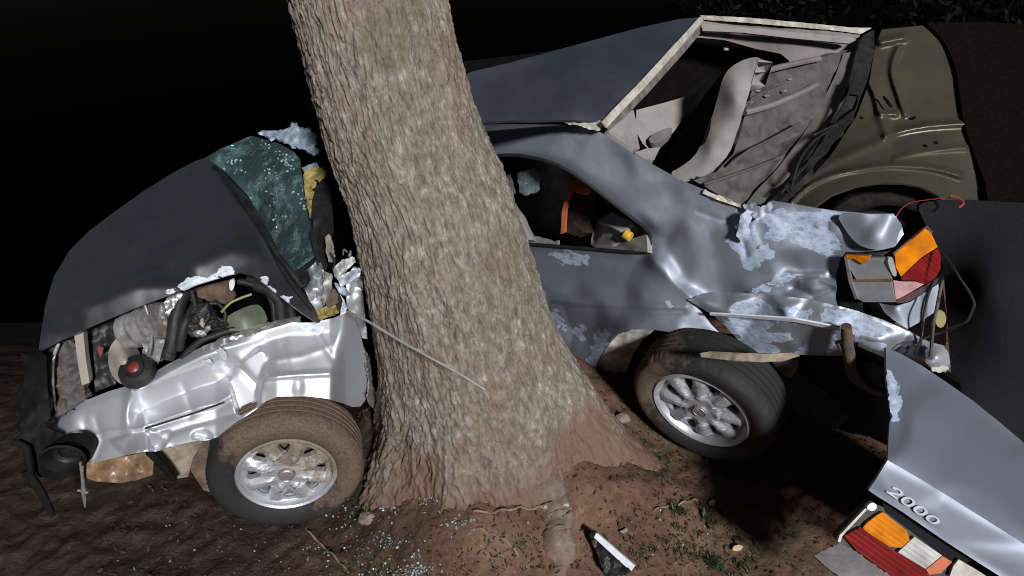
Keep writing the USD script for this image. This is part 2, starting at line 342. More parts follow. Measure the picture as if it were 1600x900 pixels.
# cracked, green tinted safety glass: clear between the cracks, frosted along them
mat('cracked_glass', {'g': ('geometry', {}), 'nd': ('noise_texture', {'scale': 9., 'detail': 4.}), 'mv': ('mix_color', {'blend_type': 'add', 'fac': .10}),
    'v': ('voronoi_texture', {'feature': 'distance_to_edge', 'scale': 34.}), 'v2': ('voronoi_texture', {'feature': 'distance_to_edge', 'scale': 150.}),
    'c1': ('map_range', {'from_min': .0, 'from_max': .05, 'to_min': .75, 'to_max': 0., 'clamp': True}),
    'c2': ('map_range', {'from_min': .03, 'from_max': .10, 'to_min': 1., 'to_max': 0., 'clamp': True}),
    'pn': ('noise_texture', {'scale': 11., 'detail': 6., 'roughness': .65}), 'pm': ('map_range', {'from_min': .47, 'from_max': .66, 'to_min': 0., 'to_max': 1., 'clamp': True}),
    'cm': ('math', {'math_type': 'multiply'}), 'c3': ('math', {'math_type': 'multiply'}), 'mx': ('math', {'math_type': 'maximum'}), 'sc': ('math', {'math_type': 'multiply_add', 'value2': .70, 'value3': .10}),
    't': ('transparent_bsdf', {'color': (.30, .48, .46)}), 'gl': ('glossy_bsdf', {'roughness': .12, 'color': (.8, .9, .9)}), 'f': ('fresnel', {'IOR': 1.5}),
    'b': ('bump', {'strength': 1., 'distance': .006}), 'm1': ('mix_closure', {}),
    'd': ('principled_bsdf', {'base_color': (.24, .38, .38), 'roughness': .25}), 'm2': ('mix_closure', {})},
    [('g.position', 'nd.vector'), ('g.position', 'mv.a'), ('nd.color', 'mv.b'), ('mv.result', 'v.vector'), ('mv.result', 'v2.vector'), ('g.position', 'pn.vector'), ('v.distance', 'c1.value'), ('v2.distance', 'c2.value'),
     ('pn.fac', 'pm.value'), ('pm.result', 'cm.value1'), ('c2.result', 'cm.value2'), ('cm.value', 'mx.value1'), ('pm.result', 'c3.value1'), ('c1.result', 'c3.value2'), ('c3.value', 'mx.value2'), ('mx.value', 'sc.value1'),
     ('v.distance', 'b.height'), ('b.normal', 'gl.normal'), ('b.normal', 'd.normal'), ('f.fac', 'm1.fac'), ('t.BSDF', 'm1.closure1'), ('gl.BSDF', 'm1.closure2'),
     ('sc.value', 'm2.fac'), ('m1.closure', 'm2.closure1'), ('d.BSDF', 'm2.closure2')], surface='m2.closure')
mat('glass_crumb', {'p': ('principled_bsdf', {'base_color': (.42, .56, .60), 'roughness': .15, 'transmission_weight': .5, 'ior': 1.5})}, [])

# bark, soil, grass
mat('bark', {'g': ('geometry', {}), 'a': ('attribute', {'attribute': 'crevice'}), 'ms': ('attribute', {'attribute': 'moss'}), 'so': ('attribute', {'attribute': 'soil'}),
    'mp': ('mapping', {'scale': (1., 1., .55), 'rotation': (0., .12, 0.)}), 'n': ('noise_texture', {'scale': 34., 'detail': 9., 'roughness': .74}),
    'r': ('rgb_ramp', {'ramp': [(.34, (.078, .065, .053)), (.46, (.140, .120, .100)), (.57, (.195, .172, .147)), (.66, (.32, .295, .26))]}),
    'n2': ('noise_texture', {'scale': 4.2, 'detail': 5., 'roughness': .6}), 'r2': ('map_range', {'from_min': .48, 'from_max': .72, 'to_min': 0., 'to_max': .5, 'clamp': True}),
    'x': ('mix_color', {'b': (.145, .092, .062)}),
    'cr': ('mix_color', {'b': (.045, .03, .022)}), 'n3': ('noise_texture', {'scale': 60., 'detail': 6.}),
    'mk': ('math', {'math_type': 'multiply'}), 'x2': ('mix_color', {'b': (.070, .082, .036)}), 'x3': ('mix_color', {'b': (.108, .064, .043)}),
    'nb': ('noise_texture', {'scale': 110., 'detail': 8., 'roughness': .7}), 'b': ('bump', {'strength': .55, 'distance': .008}),
    'p': ('principled_bsdf', {'roughness': .72, 'specular_ior_level': .35})},
    [('g.position', 'mp.vector'), ('mp.vector', 'n.vector'), ('g.position', 'n2.vector'), ('g.position', 'n3.vector'), ('mp.vector', 'nb.vector'), ('n.fac', 'r.fac'), ('n2.fac', 'r2.value'),
     ('r.color', 'x.a'), ('r2.result', 'x.fac'), ('x.result', 'cr.a'), ('a.fac', 'cr.fac'), ('cr.result', 'x2.a'), ('ms.fac', 'mk.value1'), ('n3.fac', 'mk.value2'), ('mk.value', 'x2.fac'),
     ('x2.result', 'x3.a'), ('so.fac', 'x3.fac'), ('x3.result', 'p.base_color'), ('nb.fac', 'b.height'), ('b.normal', 'p.normal')])
mat('red_soil', {'g': ('geometry', {}), 'n': ('noise_texture', {'scale': 3.2, 'detail': 9., 'roughness': .66}), 'n2': ('noise_texture', {'scale': 45., 'detail': 7., 'roughness': .7}),
    'w': ('attribute', {'attribute': 'beam_falloff'}), 'gr': ('attribute', {'attribute': 'green'}),
    'r': ('rgb_ramp', {'ramp': [(.3, (.062, .034, .022)), (.5, (.108, .061, .040)), (.7, (.155, .098, .068))]}),
    'r2': ('rgb_ramp', {'ramp': [(.3, (.45, .43, .4)), (.7, (1.35, 1.3, 1.25))]}), 'x': ('mix_color', {'blend_type': 'multiply', 'fac': .85}),
    'x1': ('mix_color', {'b': (.062, .052, .026)}), 'gm': ('math', {'math_type': 'multiply'}), 'x2': ('mix_color', {'b': (.014, .009, .0065)}),
    'ro': ('map_range', {'from_min': 0., 'from_max': 1., 'to_min': .85, 'to_max': .45}),
    'b': ('bump', {'strength': .9, 'distance': .012}), 'p': ('principled_bsdf', {'specular_ior_level': .3})},
    [('g.position', 'n.vector'), ('g.position', 'n2.vector'), ('n.fac', 'r.fac'), ('n2.fac', 'r2.fac'), ('r.color', 'x.a'), ('r2.color', 'x.b'), ('x.result', 'x1.a'), ('gr.fac', 'gm.value1'), ('n2.fac', 'gm.value2'), ('gm.value', 'x1.fac'),
     ('x1.result', 'x2.a'), ('w.fac', 'x2.fac'), ('x2.result', 'p.base_color'), ('w.fac', 'ro.value'), ('ro.result', 'p.roughness'), ('n2.fac', 'b.height'), ('b.normal', 'p.normal')])
mat('grass_blade', {'o': ('geometry', {}), 'r': ('rgb_ramp', {'ramp': [(0., (.030, .048, .016)), (.45, (.055, .072, .03)), (.6, (.12, .10, .05)), (1., (.24, .18, .10))]}),
    'd': ('principled_bsdf', {'roughness': .55}), 't': ('translucent_bsdf', {}), 'm': ('mix_closure', {'fac': .3})},
    [('o.random_per_island', 'r.fac'), ('r.color', 'd.base_color'), ('r.color', 't.color'), ('d.BSDF', 'm.closure1'), ('t.BSDF', 'm.closure2')], surface='m.closure')
mat('dark_leaf', {'o': ('geometry', {}), 'r': ('rgb_ramp', {'ramp': [(0., (.0012, .0014, .001)), (1., (.0035, .0035, .002))]}),
    'd': ('principled_bsdf', {'roughness': .7, 'specular_ior_level': .1}), 't': ('translucent_bsdf', {}), 'm': ('mix_closure', {'fac': .25})},
    [('o.random_per_island', 'r.fac'), ('r.color', 'd.base_color'), ('r.color', 't.color'), ('d.BSDF', 'm.closure1'), ('t.BSDF', 'm.closure2')], surface='m.closure')
mat('far_lamp_glow', {'e': ('emission', {'color': (1., .9, .75), 'strength': 30.})}, [], surface='e.emission')

# ------------------------------------------------------------------ the ground and the tree
TREE = np.array([-.10, 2.04])
CZ = np.array([-.25, 0, .385, .65, .92, 1.15, 1.34, 1.71, 2.6, 3.6])
CX = np.array([-.09, -.10, -.135, -.185, -.234, -.285, -.357, -.446, -.66, -.9])
CY = np.array([2.04, 2.04, 2.08, 2.11, 2.15, 2.21, 2.27, 2.40, 2.72, 3.1])
CR = np.array([.46, .43, .355, .312, .287, .268, .256, .240, .225, .20])
from scipy.interpolate import PchipInterpolator
cx, cy, crad = PchipInterpolator(CZ, CX), PchipInterpolator(CZ, CY), PchipInterpolator(CZ, CR)
LOBES = [(-.18, .62, .42, .30), (-1.05, .30, .30, .22), (-1.75, .22, .30, .2), (-2.55, .26, .33, .22), (3.0, .16, .4, .24), (1.9, .3, .4, .25), (.9, .3, .35, .25)]
def trunk_r(phi, z):
    r = crad(z)
    for c, amp, wid, hh in LOBES:
        d = (phi - c + np.pi) % (2 * np.pi) - np.pi
        r = r + amp * np.exp(-(d / wid) ** 2) * np.exp(-np.maximum(z, -.2) / hh) * .55
    return r
def ground_h(x, y):
    x, y = np.asarray(x, float), np.asarray(y, float)
    p = np.stack([x, y, np.zeros_like(x)], -1)
    near = np.exp(-np.maximum(0, np.hypot(x, y - 2) - 5) / 2)
    h = .10 * (fbm(p, 1.1, 3, 3) - .5) + near * (.05 * (fbm(p, 5, 4, 5) - .5) + .030 * (fbm(p, 22, 4, 9) - .5) + .012 * (fbm(p, 60, 3, 15) - .5))
    d = np.hypot((x - TREE[0] - .05) / 1.15, (y - TREE[1] + .05) / .95)
    dip = np.exp(-((x + .79) ** 2 + (y - 1.75) ** 2) / .12) + np.exp(-((x - .75) ** 2 + (y - 2.1) ** 2) / .10)
    h = h + .21 * np.exp(-(d / .60) ** 2) * (1 - np.clip(dip, 0, 1))
    h = h - .02 * np.clip(x - .3, 0, 2)
    rr = np.hypot(x - cx(.05), y - cy(.05)); gap = rr - trunk_r(np.arctan2(y - cy(.05), x - cx(.05)), np.clip(h, 0, .3))
    h = h + .115 * np.exp(-np.maximum(gap, 0) / .15) * (1 - np.clip(dip, 0, 1)) * (.5 + fbm(p, 4, 3, 77))
    over = np.maximum(0, y - (2.1 + 1.65 / (1 + np.exp(-2.2 * (x + .2)))))  # bank shaped to drop out of view, so the background stays dark
    return h - .80 * (np.sqrt(over ** 2 + .64) - .8)
def axis(lo, hi, fine, far, grow=1.22):
    a = list(np.arange(lo, hi + 1e-9, fine)); s = fine
    while a[-1] < far: s *= grow; a.append(a[-1] + s)
    s = fine; b = []
    q = lo
    while q > -far: s *= grow; q -= s; b.append(q)
    return np.array(b[::-1] + a)
gx, gy = axis(-2.7, 2.0, .015, 400), axis(.9, 3.5, .015, 400)
X, Y = np.meshgrid(gx, gy)
Z = ground_h(X, Y)
v = np.stack([X, Y, Z], -1).reshape(-1, 3)
i, j = np.meshgrid(np.arange(len(gy) - 1), np.arange(len(gx) - 1), indexing='ij')
n = len(gx)
f = np.stack([i * n + j, i * n + j + 1, (i + 1) * n + j + 1, (i + 1) * n + j], -1).reshape(-1, 4)
pn = fbm(v * [1, 1, 0], 2.2, 4, 21)
beam_falloff = np.clip((-.35 - v[:, 0]) * 1.5 + (pn - .5) * 1.6, 0, .93)          # lamp fall-off painted in: the soil darkens towards the left
green = np.clip((fbm(v * [1, 1, 0], 4.2, 4, 33) - .5) * 5, 0, .8) * np.clip((v[:, 0] + .4) * 2, .25, 1)
g = put('ground', (v, f), 'red_soil', smooth=True, attrs={'beam_falloff': beam_falloff, 'green': green})
tag(g, 'red brown bare soil under the tree and the wreck', 'ground', None, 'structure')

tree = thing('tree', 'big leaning grey brown tree trunk standing between the two halves of the wrecked car', 'tree')
nz, nph = 760, 520
zz = np.concatenate([np.linspace(-.22, 2.0, nz - 60), np.linspace(2.02, 3.6, 60)])
ph = np.arange(nph) * 2 * np.pi / nph
PH, ZZ = np.meshgrid(ph, zz)
R0 = trunk_r(PH, ZZ)
# bark: long cracked plates, drawn on the unrolled trunk
uu = np.stack([np.cos(PH) * 7.5, np.sin(PH) * 7.5, ZZ * 6.0 + 1.5 * PH * 0], -1)
wob = np.stack([fbm(uu * .8, 1, 3, 50 + k) - .5 for k in range(3)], -1)
q = uu + wob * 1.3
ridge = 1 - np.abs(2 * fbm(q * [2.1, 2.1, 1.15], 1, 3, 61) - 1) * 2.6
ridge2 = 1 - np.abs(2 * fbm(q * [4.6, 4.6, 2.9], 1, 3, 67) - 1) * 2.3
crev = np.clip((np.maximum(ridge * 1.0, ridge2 * .9) - .62) / .38, 0, 1)
bump_ = (fbm(uu, .55, 4, 71) - .5) * .032 + (fbm(q, 3.2, 4, 73) - .5) * .014 - crev ** 1.3 * .0048 + (np.clip(np.abs(2 * fbm(q * [5.5, 5.5, 3.0], 1, 3, 75) - 1) * 1.6, 0, 1) - .4) * .007 + (fbm(q * [1, 1, .5], 9., 3, 79) - .5) * .007
low = np.clip(1 - ZZ / .55, 0, 1)
bump_ = bump_ * (1 + .5 * low) + low * (fbm(uu, 1.2, 4, 83) - .5) * .05
RR = R0 + bump_
tv = np.stack([cx(ZZ) + RR * np.cos(PH), cy(ZZ) + RR * np.sin(PH), ZZ + 0 * RR], -1).reshape(-1, 3)
i, j = np.meshgrid(np.arange(nz - 1), np.arange(nph), indexing='ij')
tf = np.stack([i * nph + j, i * nph + (j + 1) % nph, (i + 1) * nph + (j + 1) % nph, (i + 1) * nph + j], -1).reshape(-1, 4)
mc = at(600, 70, 'Y', 2.15); mc2 = at(640, 5, 'Y', 2.2)
moss = np.clip(1.35 - np.linalg.norm((tv - mc) / [.075, .2, .085], axis=1), 0, 1) + np.clip(1.3 - np.linalg.norm((tv - mc2) / [.05, .2, .06], axis=1), 0, 1)
moss += .30 * np.clip((fbm(tv, 3.0, 3, 91) - .5) * 5, 0, 1) * (tv[:, 2] > .5)
soil = np.clip((.24 - tv[:, 2] + ground_h(tv[:, 0] + .03 * np.sign(tv[:, 0] - cx(.05)), tv[:, 1])) * 4.5 + (fbm(tv, 6, 4, 93) - .5) * 2.0, 0, .92)
put('trunk', (tv, tf), 'bark', tree, smooth=True, attrs={'crevice': crev.ravel() * .45, 'moss': np.clip(moss, 0, 1) * .95, 'soil': soil})
def bark_attrs(m, s):
    p = np.asarray(m.vertices)
    return {'crevice': np.clip((fbm(p * [1, 1, 1], 18, 3, 5) - .58) * 4, 0, .8), 'moss': np.zeros(len(p)), 'soil': np.clip(s + (fbm(p, 9, 4, 7) - .5) * 1.3, 0, .95)}
def root(pts, r, seed, s=.55):
    p = np.array([at(x, y, 'z', 0) for x, y in pts]); p = curve(p, 60)
    p[:, 2] = ground_h(p[:, 0], p[:, 1]) + np.interp(np.linspace(0, 1, 60), [0, .2, .6, 1], [-r[0] * 1.0, -r[0] * .8, -r[1] * .62, -r[-1] * 1.0])
    m = tube(p, np.interp(np.linspace(0, 1, 60), np.linspace(0, 1, len(r)), r), 40)
    vv = m.vertices; nn = m.vertex_normals
    m.vertices = vv + nn * ((fbm(vv, 7, 4, seed) - .5) * .09 + (fbm(vv, 30, 4, seed + 1) - .5) * .03)[:, None]
    put('root', m, 'bark', tree, smooth=True, attrs=bark_attrs(m, s))
root([(800, 770), (845, 815), (868, 850), (872, 905), (860, 950)], [.085, .075, .06, .04], 201, .7)
root([(740, 790), (760, 825), (830, 810)], [.05, .035, .03], 241, .8)
kn = trimesh.creation.icosphere(5, .055); c = at(635, 768, 'Y', 1.83)
kn.vertices = kn.vertices * [1, .9, 1.15] + c + kn.vertices / .055 * ((fbm(kn.vertices + c, 20, 4, 5) - .5) * .03)[:, None]
put('burl', kn, 'bark', tree, smooth=True, attrs=bark_attrs(kn, .35))

# ------------------------------------------------------------------ wheels: made once, placed under each half
def thing_part(name, parent):
    x = UsdGeom.Xform.Define(stage, path_for(name, parent)); return str(x.GetPath())
def wheel(parent, O, axis_n, R, rim_r, width, spin, mud_at, mud_all, seed):
    """A tyre, an eight-spoke alloy rim with a round badge cap, wheel nuts. axis_n points outward."""
    z = unit(axis_n); x = unit(np.cross([0, 0, 1.0], z)); y = np.cross(z, x)
    M = frame(O, x, y, z)
    rng = np.random.default_rng(seed)
    h = width / 2; s = R - rim_r
    prof = [(rim_r - .004, h * .62), (rim_r + .006, h * .80), (rim_r + s * .14, h * .90), (rim_r + s * .30, h * 1.0), (rim_r + s * .52, h * 1.04), (rim_r + s * .74, h * 1.0), (rim_r + s * .88, h * .90),
            (R - .006, h * .80), (R, h * .68)]
    for k in range(1, 5):                                        # grooves round the tread
        c = h * (.68 - 1.36 * k / 5)
        prof += [(R, c + .0045), (R - .004, c + .0032), (R - .004, c - .0032), (R, c - .0045)]
    prof += [(R, -h * .68), (R - .006, -h * .8), (rim_r + s * .74, -h), (rim_r + s * .5, -h * 1.04), (rim_r + s * .2, -h * .94), (rim_r - .004, -h * .7)]
    prof = [(r, a) for r, a in prof][::-1]
    pr = np.array(prof)
    ls = LineString(pr).segmentize(.012); pr = np.array(ls.coords)
    t = revolve(pr, 160)
    vv = t.vertices.copy(); rr = np.hypot(vv[:, 0], vv[:, 1]); aa = np.arctan2(vv[:, 1], vv[:, 0])
    lat = (rr > R - .012) & (np.abs(vv[:, 2]) > h * .60)
    blk = np.where((aa / (2 * np.pi) * 72) % 1 < .28, .006, 0) * lat                         # shoulder blocks
    ring = .0016 * ((np.abs((rr - rim_r - s * .62)) < .004) & (vv[:, 2] > 0))
    vv[:, :2] *= ((rr - blk) / np.maximum(rr, 1e-6))[:, None]; vv[:, 2] += ring
    t.vertices = vv; t = moved(t, M)
    def mud(m, base):
        p = np.asarray(m.vertices)
        l = (p - O) @ np.c_[x, y]; r_ = np.hypot(l[:, 0], l[:, 1])
        d = mud_at - np.arctan2(l[:, 1], l[:, 0]); d = np.cos(d) * r_ / R
        return np.clip(base + 1.7 * d + 1.2 * (fbm(p, 7, 3, seed) - .5), -2, 2)
    w = thing_part('wheel', parent)
    def part(name, m, mt, base=None, smooth=40, owner=w):
        if base is None: return put(name, m, mt, owner, smooth=smooth)
        vv_, ff_, nn_ = meshkit.arrays(m, smooth)
        mm = trimesh.Trimesh(vv_, ff_, process=False)
        return put(name, mm, mt, owner, smooth=True, attrs={'mud': mud(mm, base)})
    part('tyre', t, 'tyre_rubber', mud_all, 40)
    face = h * .72                                               # the plane of the spokes
    a = rim_r
    # barrel and lip
    lip = revolve([(a * .80, -h * .8), (a * .985, -h * .8), (a * .99, h * .55), (a * 1.035, h * .74), (a * 1.04, h * .84), (a * 1.0, h * .90), (a * .955, h * .84), (a * .935, h * .70), (a * .86, h * .52), (a * .80, h * .48), (a * .80, -h * .8)][::-1], 128)
    # the face disc with eight windows, dished towards the hub, each spoke ridged
    disc = Polygon([(a * .93 * math.cos(u), a * .93 * math.sin(u)) for u in np.linspace(0, 2 * np.pi, 121)[:-1]])
    wins = []
    for k in range(8):
        c = spin + (k + .5) * np.pi / 4
        def pt(r_, da): return (r_ * a * math.cos(c + da), r_ * a * math.sin(c + da))
        wins.append(Polygon(chaikin([pt(.80, -.185), pt(.825, 0), pt(.80, .185), pt(.66, .15), pt(.53, .06), pt(.51, 0), pt(.53, -.06), pt(.66, -.15)], 2)))
    shape = disc.difference(shapely.union_all(wins))
    sp = trimesh.creation.extrude_polygon(shape, .022, engine='earcut')
    for _ in range(2):
        sp = sp.subdivide_to_size(.016, max_iter=8) if _ == 0 else sp
    q = sp.vertices.copy(); rr = np.hypot(q[:, 0], q[:, 1]) / a; aa = np.arctan2(q[:, 1], q[:, 0]) - spin
    k8 = np.cos(aa * 8)
    top = q[:, 2] > .011
    q[:, 2] = q[:, 2] - .022 + face + np.where(top, .017 * np.clip(k8 + .25, 0, 1) * np.clip((rr - .25) * 4, 0, 1) * np.clip((.98 - rr) * 6, 0, 1), 0) - .020 * np.clip((rr - .35), 0, 1) ** 1 + np.where(top, .006, 0) * (rr < .40)
    sp.vertices = q
    part('rim', moved(cat_([lip, sp]), M), 'alloy', mud_all - .38, 35)
    back = revolve([(0.001, -h * .1), (a * .84, -h * .1), (a * .84, -h * .2), (0.001, -h * .2)][::-1], 48)
    part('brake_drum', moved(back, M), 'rusty_metal')
    for k in range(4):
        c = spin + (k + .5) * np.pi / 2
        nut = trimesh.creation.cylinder(.011, .02, sections=6); nut.apply_translation([a * .31 * math.cos(c), a * .31 * math.sin(c), face - .006])
        part('wheel_nut', moved(nut, M), 'dull_metal')
    cap = revolve([(.001, .012), (.018, .0115), (.026, .009), (.030, .004), (.031, -.012), (.001, -.012)][::-1], 64); cap.apply_translation([0, 0, face + .006])
    part('centre_cap', moved(cap, M), 'dull_metal')
    ringm = revolve([(.0225, 0), (.0245, .0022), (.0265, 0)], 48)
    def bar(p0, p1, wd=.0032):
        p0, p1 = np.array(p0), np.array(p1); d = p1 - p0; L = np.hypot(*d)
        b = trimesh.creation.box([L + wd * .6, wd, .0024]); b.apply_transform(trimesh.transformations.rotation_matrix(math.atan2(d[1], d[0]), [0, 0, 1])); b.apply_translation([*(p0 + p1) / 2, 0]); return b
    emb = [ringm, bar((-.010, .020), (0, .002)), bar((.010, .020), (0, .002)), bar((-.019, .010), (-.009, -.018)), bar((-.009, -.018), (0, -.002)), bar((0, -.002), (.009, -.018)), bar((.009, -.018), (.019, .010))]
    e = cat_(emb); e.apply_transform(trimesh.transformations.rotation_matrix(.15, [0, 0, 1])); e.apply_translation([0, 0, face + .0175])
    put('emblem', moved(e, M), 'bare_metal', w)
    return w

# ------------------------------------------------------------------ the front half of the car, left of the tree
FS = thing('car_front_half', 'crushed silver front half of a car with dark bonnet, left of the tree', 'car wreck')
def dn(amp, s, seed): return lambda x, y: amp * (fbm(np.stack([x, y, 0 * x], -1), 1 / s, 3, seed) - .5)
# bonnet: a flat top, a fold along its near edge, a raised rear corner
psheet('bonnet', FS, 'shaded_silver_paint',
       [(60, 549), (96, 531), (130, 516), (210, 482), (300, 447), (352, 431), (374, 425), (392, 429), (412, 441), (440, 463), (470, 488), (494, 504), (500, 502), (492, 482), (466, 446), (442, 404), (416, 350), (388, 306), (352, 268), (322, 246),
        (304, 252), (270, 270), (225, 298), (180, 330), (140, 360), (108, 392), (84, 432), (70, 480)],
       [(60, 549, 'z', .74), (130, 516, 'z', .80), (210, 482, 'z', .86), (300, 447, 'z', .91), (374, 425, 'z', .935), (412, 441, 'z', .92), (470, 488, 'z', .86), (500, 502, 'z', .84),
        (62, 520, 'z', .775), (130, 482, 'z', .865), (210, 447, 'z', .925), (300, 412, 'z', .965), (362, 388, 'z', .985), (400, 396, 'z', .965), (440, 430, 'z', .91), (480, 470, 'z', .87),
        (70, 470, 'z', .775), (84, 400, 'z', .78), (150, 420, 'z', .855), (230, 390, 'z', .90), (320, 350, 'z', .935), (380, 340, 'z', .945), (416, 350, 'z', .94), (442, 404, 'z', .92),
        (96, 330, 'z', .765), (112, 258, 'z', .73), (200, 300, 'z', .82), (300, 280, 'z', .875), (352, 268, 'z', .905), (322, 246, 'z', .885), (240, 214, 'z', .79), (160, 222, 'z', .74)],
       thick=.008, step=5, mode='lin', smooth=5, disp=dn(.02, 70, 3),
       masks={'chip': [[(262, 456), (290, 446), (312, 437), (330, 428), (352, 420), (360, 426), (352, 432), (300, 449), (275, 457)], [(405, 432), (440, 462), (480, 496), (486, 500), (450, 470), (410, 440)]]})
b = ptube([(385, 312, 'z', 1.0), (420, 375, 'z', .975), (450, 432, 'z', .925), (488, 482, 'z', .875)], [.010, .012, .012, .008], 30)
put('cowl_seal', b, 'black_rubber', FS)
b = ptube([(340, 262, 'z', 1.03), (400, 345, 'z', 1.01), (440, 405, 'z', .985), (472, 448, 'z', .93)], [.006, .007, .008, .010], 30)
put('wiper', b, 'black_plastic', FS)
# wing: crumpled into facets
fe = [(70, 670), (95, 650), (135, 625), (171, 611), (202, 602), (231, 588), (262, 569), (315, 542), (345, 531), (398, 521), (455, 504), (489, 504), (520, 497), (535, 491), (545, 486), (556, 500), (563, 520), (570, 551), (575, 595), (574, 622), (563, 635), (551, 636),
      (533, 629), (511, 623), (478, 619), (433, 620), (415, 627), (401, 637), (375, 655), (352, 672), (338, 684), (300, 690), (270, 697), (247, 703), (235, 705), (222, 706), (190, 713), (151, 722), (133, 726), (124, 709), (113, 687), (95, 677)]
def fn(*a): return [(x, y, 'Fn', n_) for x, y, n_ in a]
WT = np.array([(60, 672), (70, 668), (95, 650), (135, 625), (171, 611), (202, 602), (231, 588), (262, 569), (315, 542), (345, 531), (398, 521), (455, 504), (489, 504), (535, 491), (580, 490)], float)
WB = np.array([(60, 676), (113, 692), (133, 726), (151, 722), (235, 705), (300, 690), (338, 684), (375, 655), (401, 637), (433, 620), (478, 619), (533, 629), (580, 636)], float)
def inside(x, y, pl):
    return shapely.contains_xy(Polygon(pl), x.ravel(), y.ravel()).reshape(x.shape)
def crease(x, y, lines):
    P = shapely.points(np.c_[x.ravel(), y.ravel()]); o = np.zeros(x.size)
    for l_, a_, w_ in lines: o += a_ * np.exp(-(shapely.distance(LineString(l_), P) / w_) ** 1.3)
    return o.reshape(x.shape)
WC = [([(238, 604), (270, 590), (300, 580), (345, 562)], .006, 5), ([(262, 677), (300, 664), (330, 656), (390, 640)], -.008, 4), ([(430, 562), (470, 557), (515, 541)], .005, 5), ([(207, 610), (222, 640), (227, 668)], .009, 4), ([(345, 548), (372, 572), (404, 604)], -.010, 4),
      ([(120, 690), (170, 675), (222, 669)], .006, 4), ([(285, 600), (300, 640), (296, 652)], -.005, 5), ([(440, 540), (452, 580), (447, 616)], -.004, 6), ([(150, 655), (160, 690), (150, 715)], -.006, 5), ([(489, 506), (500, 530), (520, 560)], -.008, 4), ([(240, 676), (262, 690), (258, 700)], .007, 4)]
def wing(x, y):
    yt, yb = np.interp(x, WT[:, 0], WT[:, 1]), np.interp(x, WB[:, 0], WB[:, 1]); w = (y - yt) / np.maximum(yb - yt, 8)
    L = np.interp(w, [-.3, 0, .10, .42, .665, .685, 1.0, 1.3], [-.40, -.245, -.190, -.186, -.098, -.112, -.030, .02])
    Rr = np.interp(w, [-.3, 0, .16, .70, .735, 1.0, 1.3], [-.36, -.258, -.246, -.105, -.100, -.052, -.02])
    Fr = np.interp(w, [-.3, 0, .12, .62, .68, 1.0, 1.3], [-.30, -.215, -.190, -.115, -.108, -.052, 0.])
    k = np.clip((x - 345) / 70, 0, 1); n = L * (1 - k) + Rr * k
    f = np.clip((214 - x) / 16, 0, 1); n = n * (1 - f) + (Fr - .00055 * np.maximum(0, 205 - x)) * f
    n = n + .016 * np.exp(-((x - 205 + .10 * (y - 610)) / 7) ** 2) * np.clip(1.1 - 1.3 * w, 0, 1) + .012 * np.exp(-(np.hypot(x - 205, y - 608) / 12) ** 2)
    n = np.where(inside(x, y, [(172, 689), (226, 668), (237, 706), (200, 712)]), n + .012 + .0004 * (y - 685), n)
    n = np.where(inside(x, y, [(229, 671), (266, 676), (250, 701), (236, 704)]), -.085 - .0004 * (x - 236), n)
    n = np.where(inside(x, y, [(300, 682), (305, 670), (316, 668), (328, 678), (330, 686)]), -.062, n)
    fold = inside(x, y, [(357, 583), (373, 569), (393, 552), (405, 544), (414, 547), (418, 556), (414, 572), (408, 592), (403, 614), (402, 636), (374, 650), (366, 626), (361, 605)])
    n = np.where(fold, -.205 + .00105 * (y - 545) + .0004 * (x - 390), n)
    n = n - .03 * np.exp(-(((x - 352) / 16) ** 2 + ((y - 572) / 12) ** 2)) - .012 * np.exp(-(((x - 466) / 8) ** 2 + ((y - 604) / 16) ** 2))
    n = n + .012 * np.exp(-((y - (590 - .07 * (x - 415))) / 3.5) ** 2) * (x > 415) * (x < 520)
    n = n + crease(x, y, WC)
    r = np.clip((x - 518) / 20, 0, 1); n = n * (1 - r) + (-.165 - .0026 * (x - 518)) * r
    return n
psheet('front_wing', FS, 'lit_silver_paint', fe, 'Fn', nfun=wing, thick=.004, step=2.6, smooth=1.7, masks={'chip': [[(470, 505), (486, 504), (500, 512), (492, 522), (480, 518)]]})
psheet('moulding_line', FS, 'black_plastic', [(226, 668), (262, 657), (300, 645), (350, 627), (351, 630), (300, 648), (262, 660), (227, 671)], fn((227, 669, -.094), (290, 650, -.094), (351, 629, -.098)), thick=.002, step=3, mode='plane')
psheet('torn_lip', FS, 'bare_metal', [(316, 541), (350, 529), (396, 519), (400, 522), (372, 530), (352, 538), (330, 546), (318, 547)], fn((316, 543, -.215), (350, 533, -.20), (398, 521, -.235), (352, 538, -.19)), thick=.004, step=3, mode='lin', disp=dn(.03, 9, 4))
for o, s_ in (([(336, 549), (344, 543), (352, 549), (357, 561), (351, 563), (344, 555)], 5), ([(315, 566), (325, 560), (334, 566), (328, 573), (318, 573)], 6)):
    x_, y_ = o[0]
    psheet('paint_curl', FS, 'white_plastic', ragged(o, .8, s_, 3), [(a, b_, 'Fn', -.155 - .002 * (b_ - y_)) for a, b_ in o], thick=.003, step=3, mode='lin', disp=dn(.02, 7, s_))
psheet('rear_flange', FS, 'lit_silver_paint', [(541, 432), (552, 418), (561, 416), (566, 436), (568, 470), (571, 500), (574, 530), (566, 528), (556, 498), (544, 484), (540, 460)], fn((541, 432, -.33), (561, 416, -.35), (568, 470, -.33), (574, 530, -.31), (544, 484, -.28), (556, 498, -.28)), thick=.006, step=4, mode='lin', disp=dn(.05, 14, 31))
psheet('door_shut_edge', FS, 'dull_metal', ragged([(570, 545), (578, 560), (583, 600), (590, 622), (584, 640), (574, 628), (577, 596)], 1.0, 5, 4), fn((570, 545, -.30), (583, 600, -.31), (584, 640, -.27)), thick=.006, step=4, mode='plane', disp=dn(.05, 8, 41))
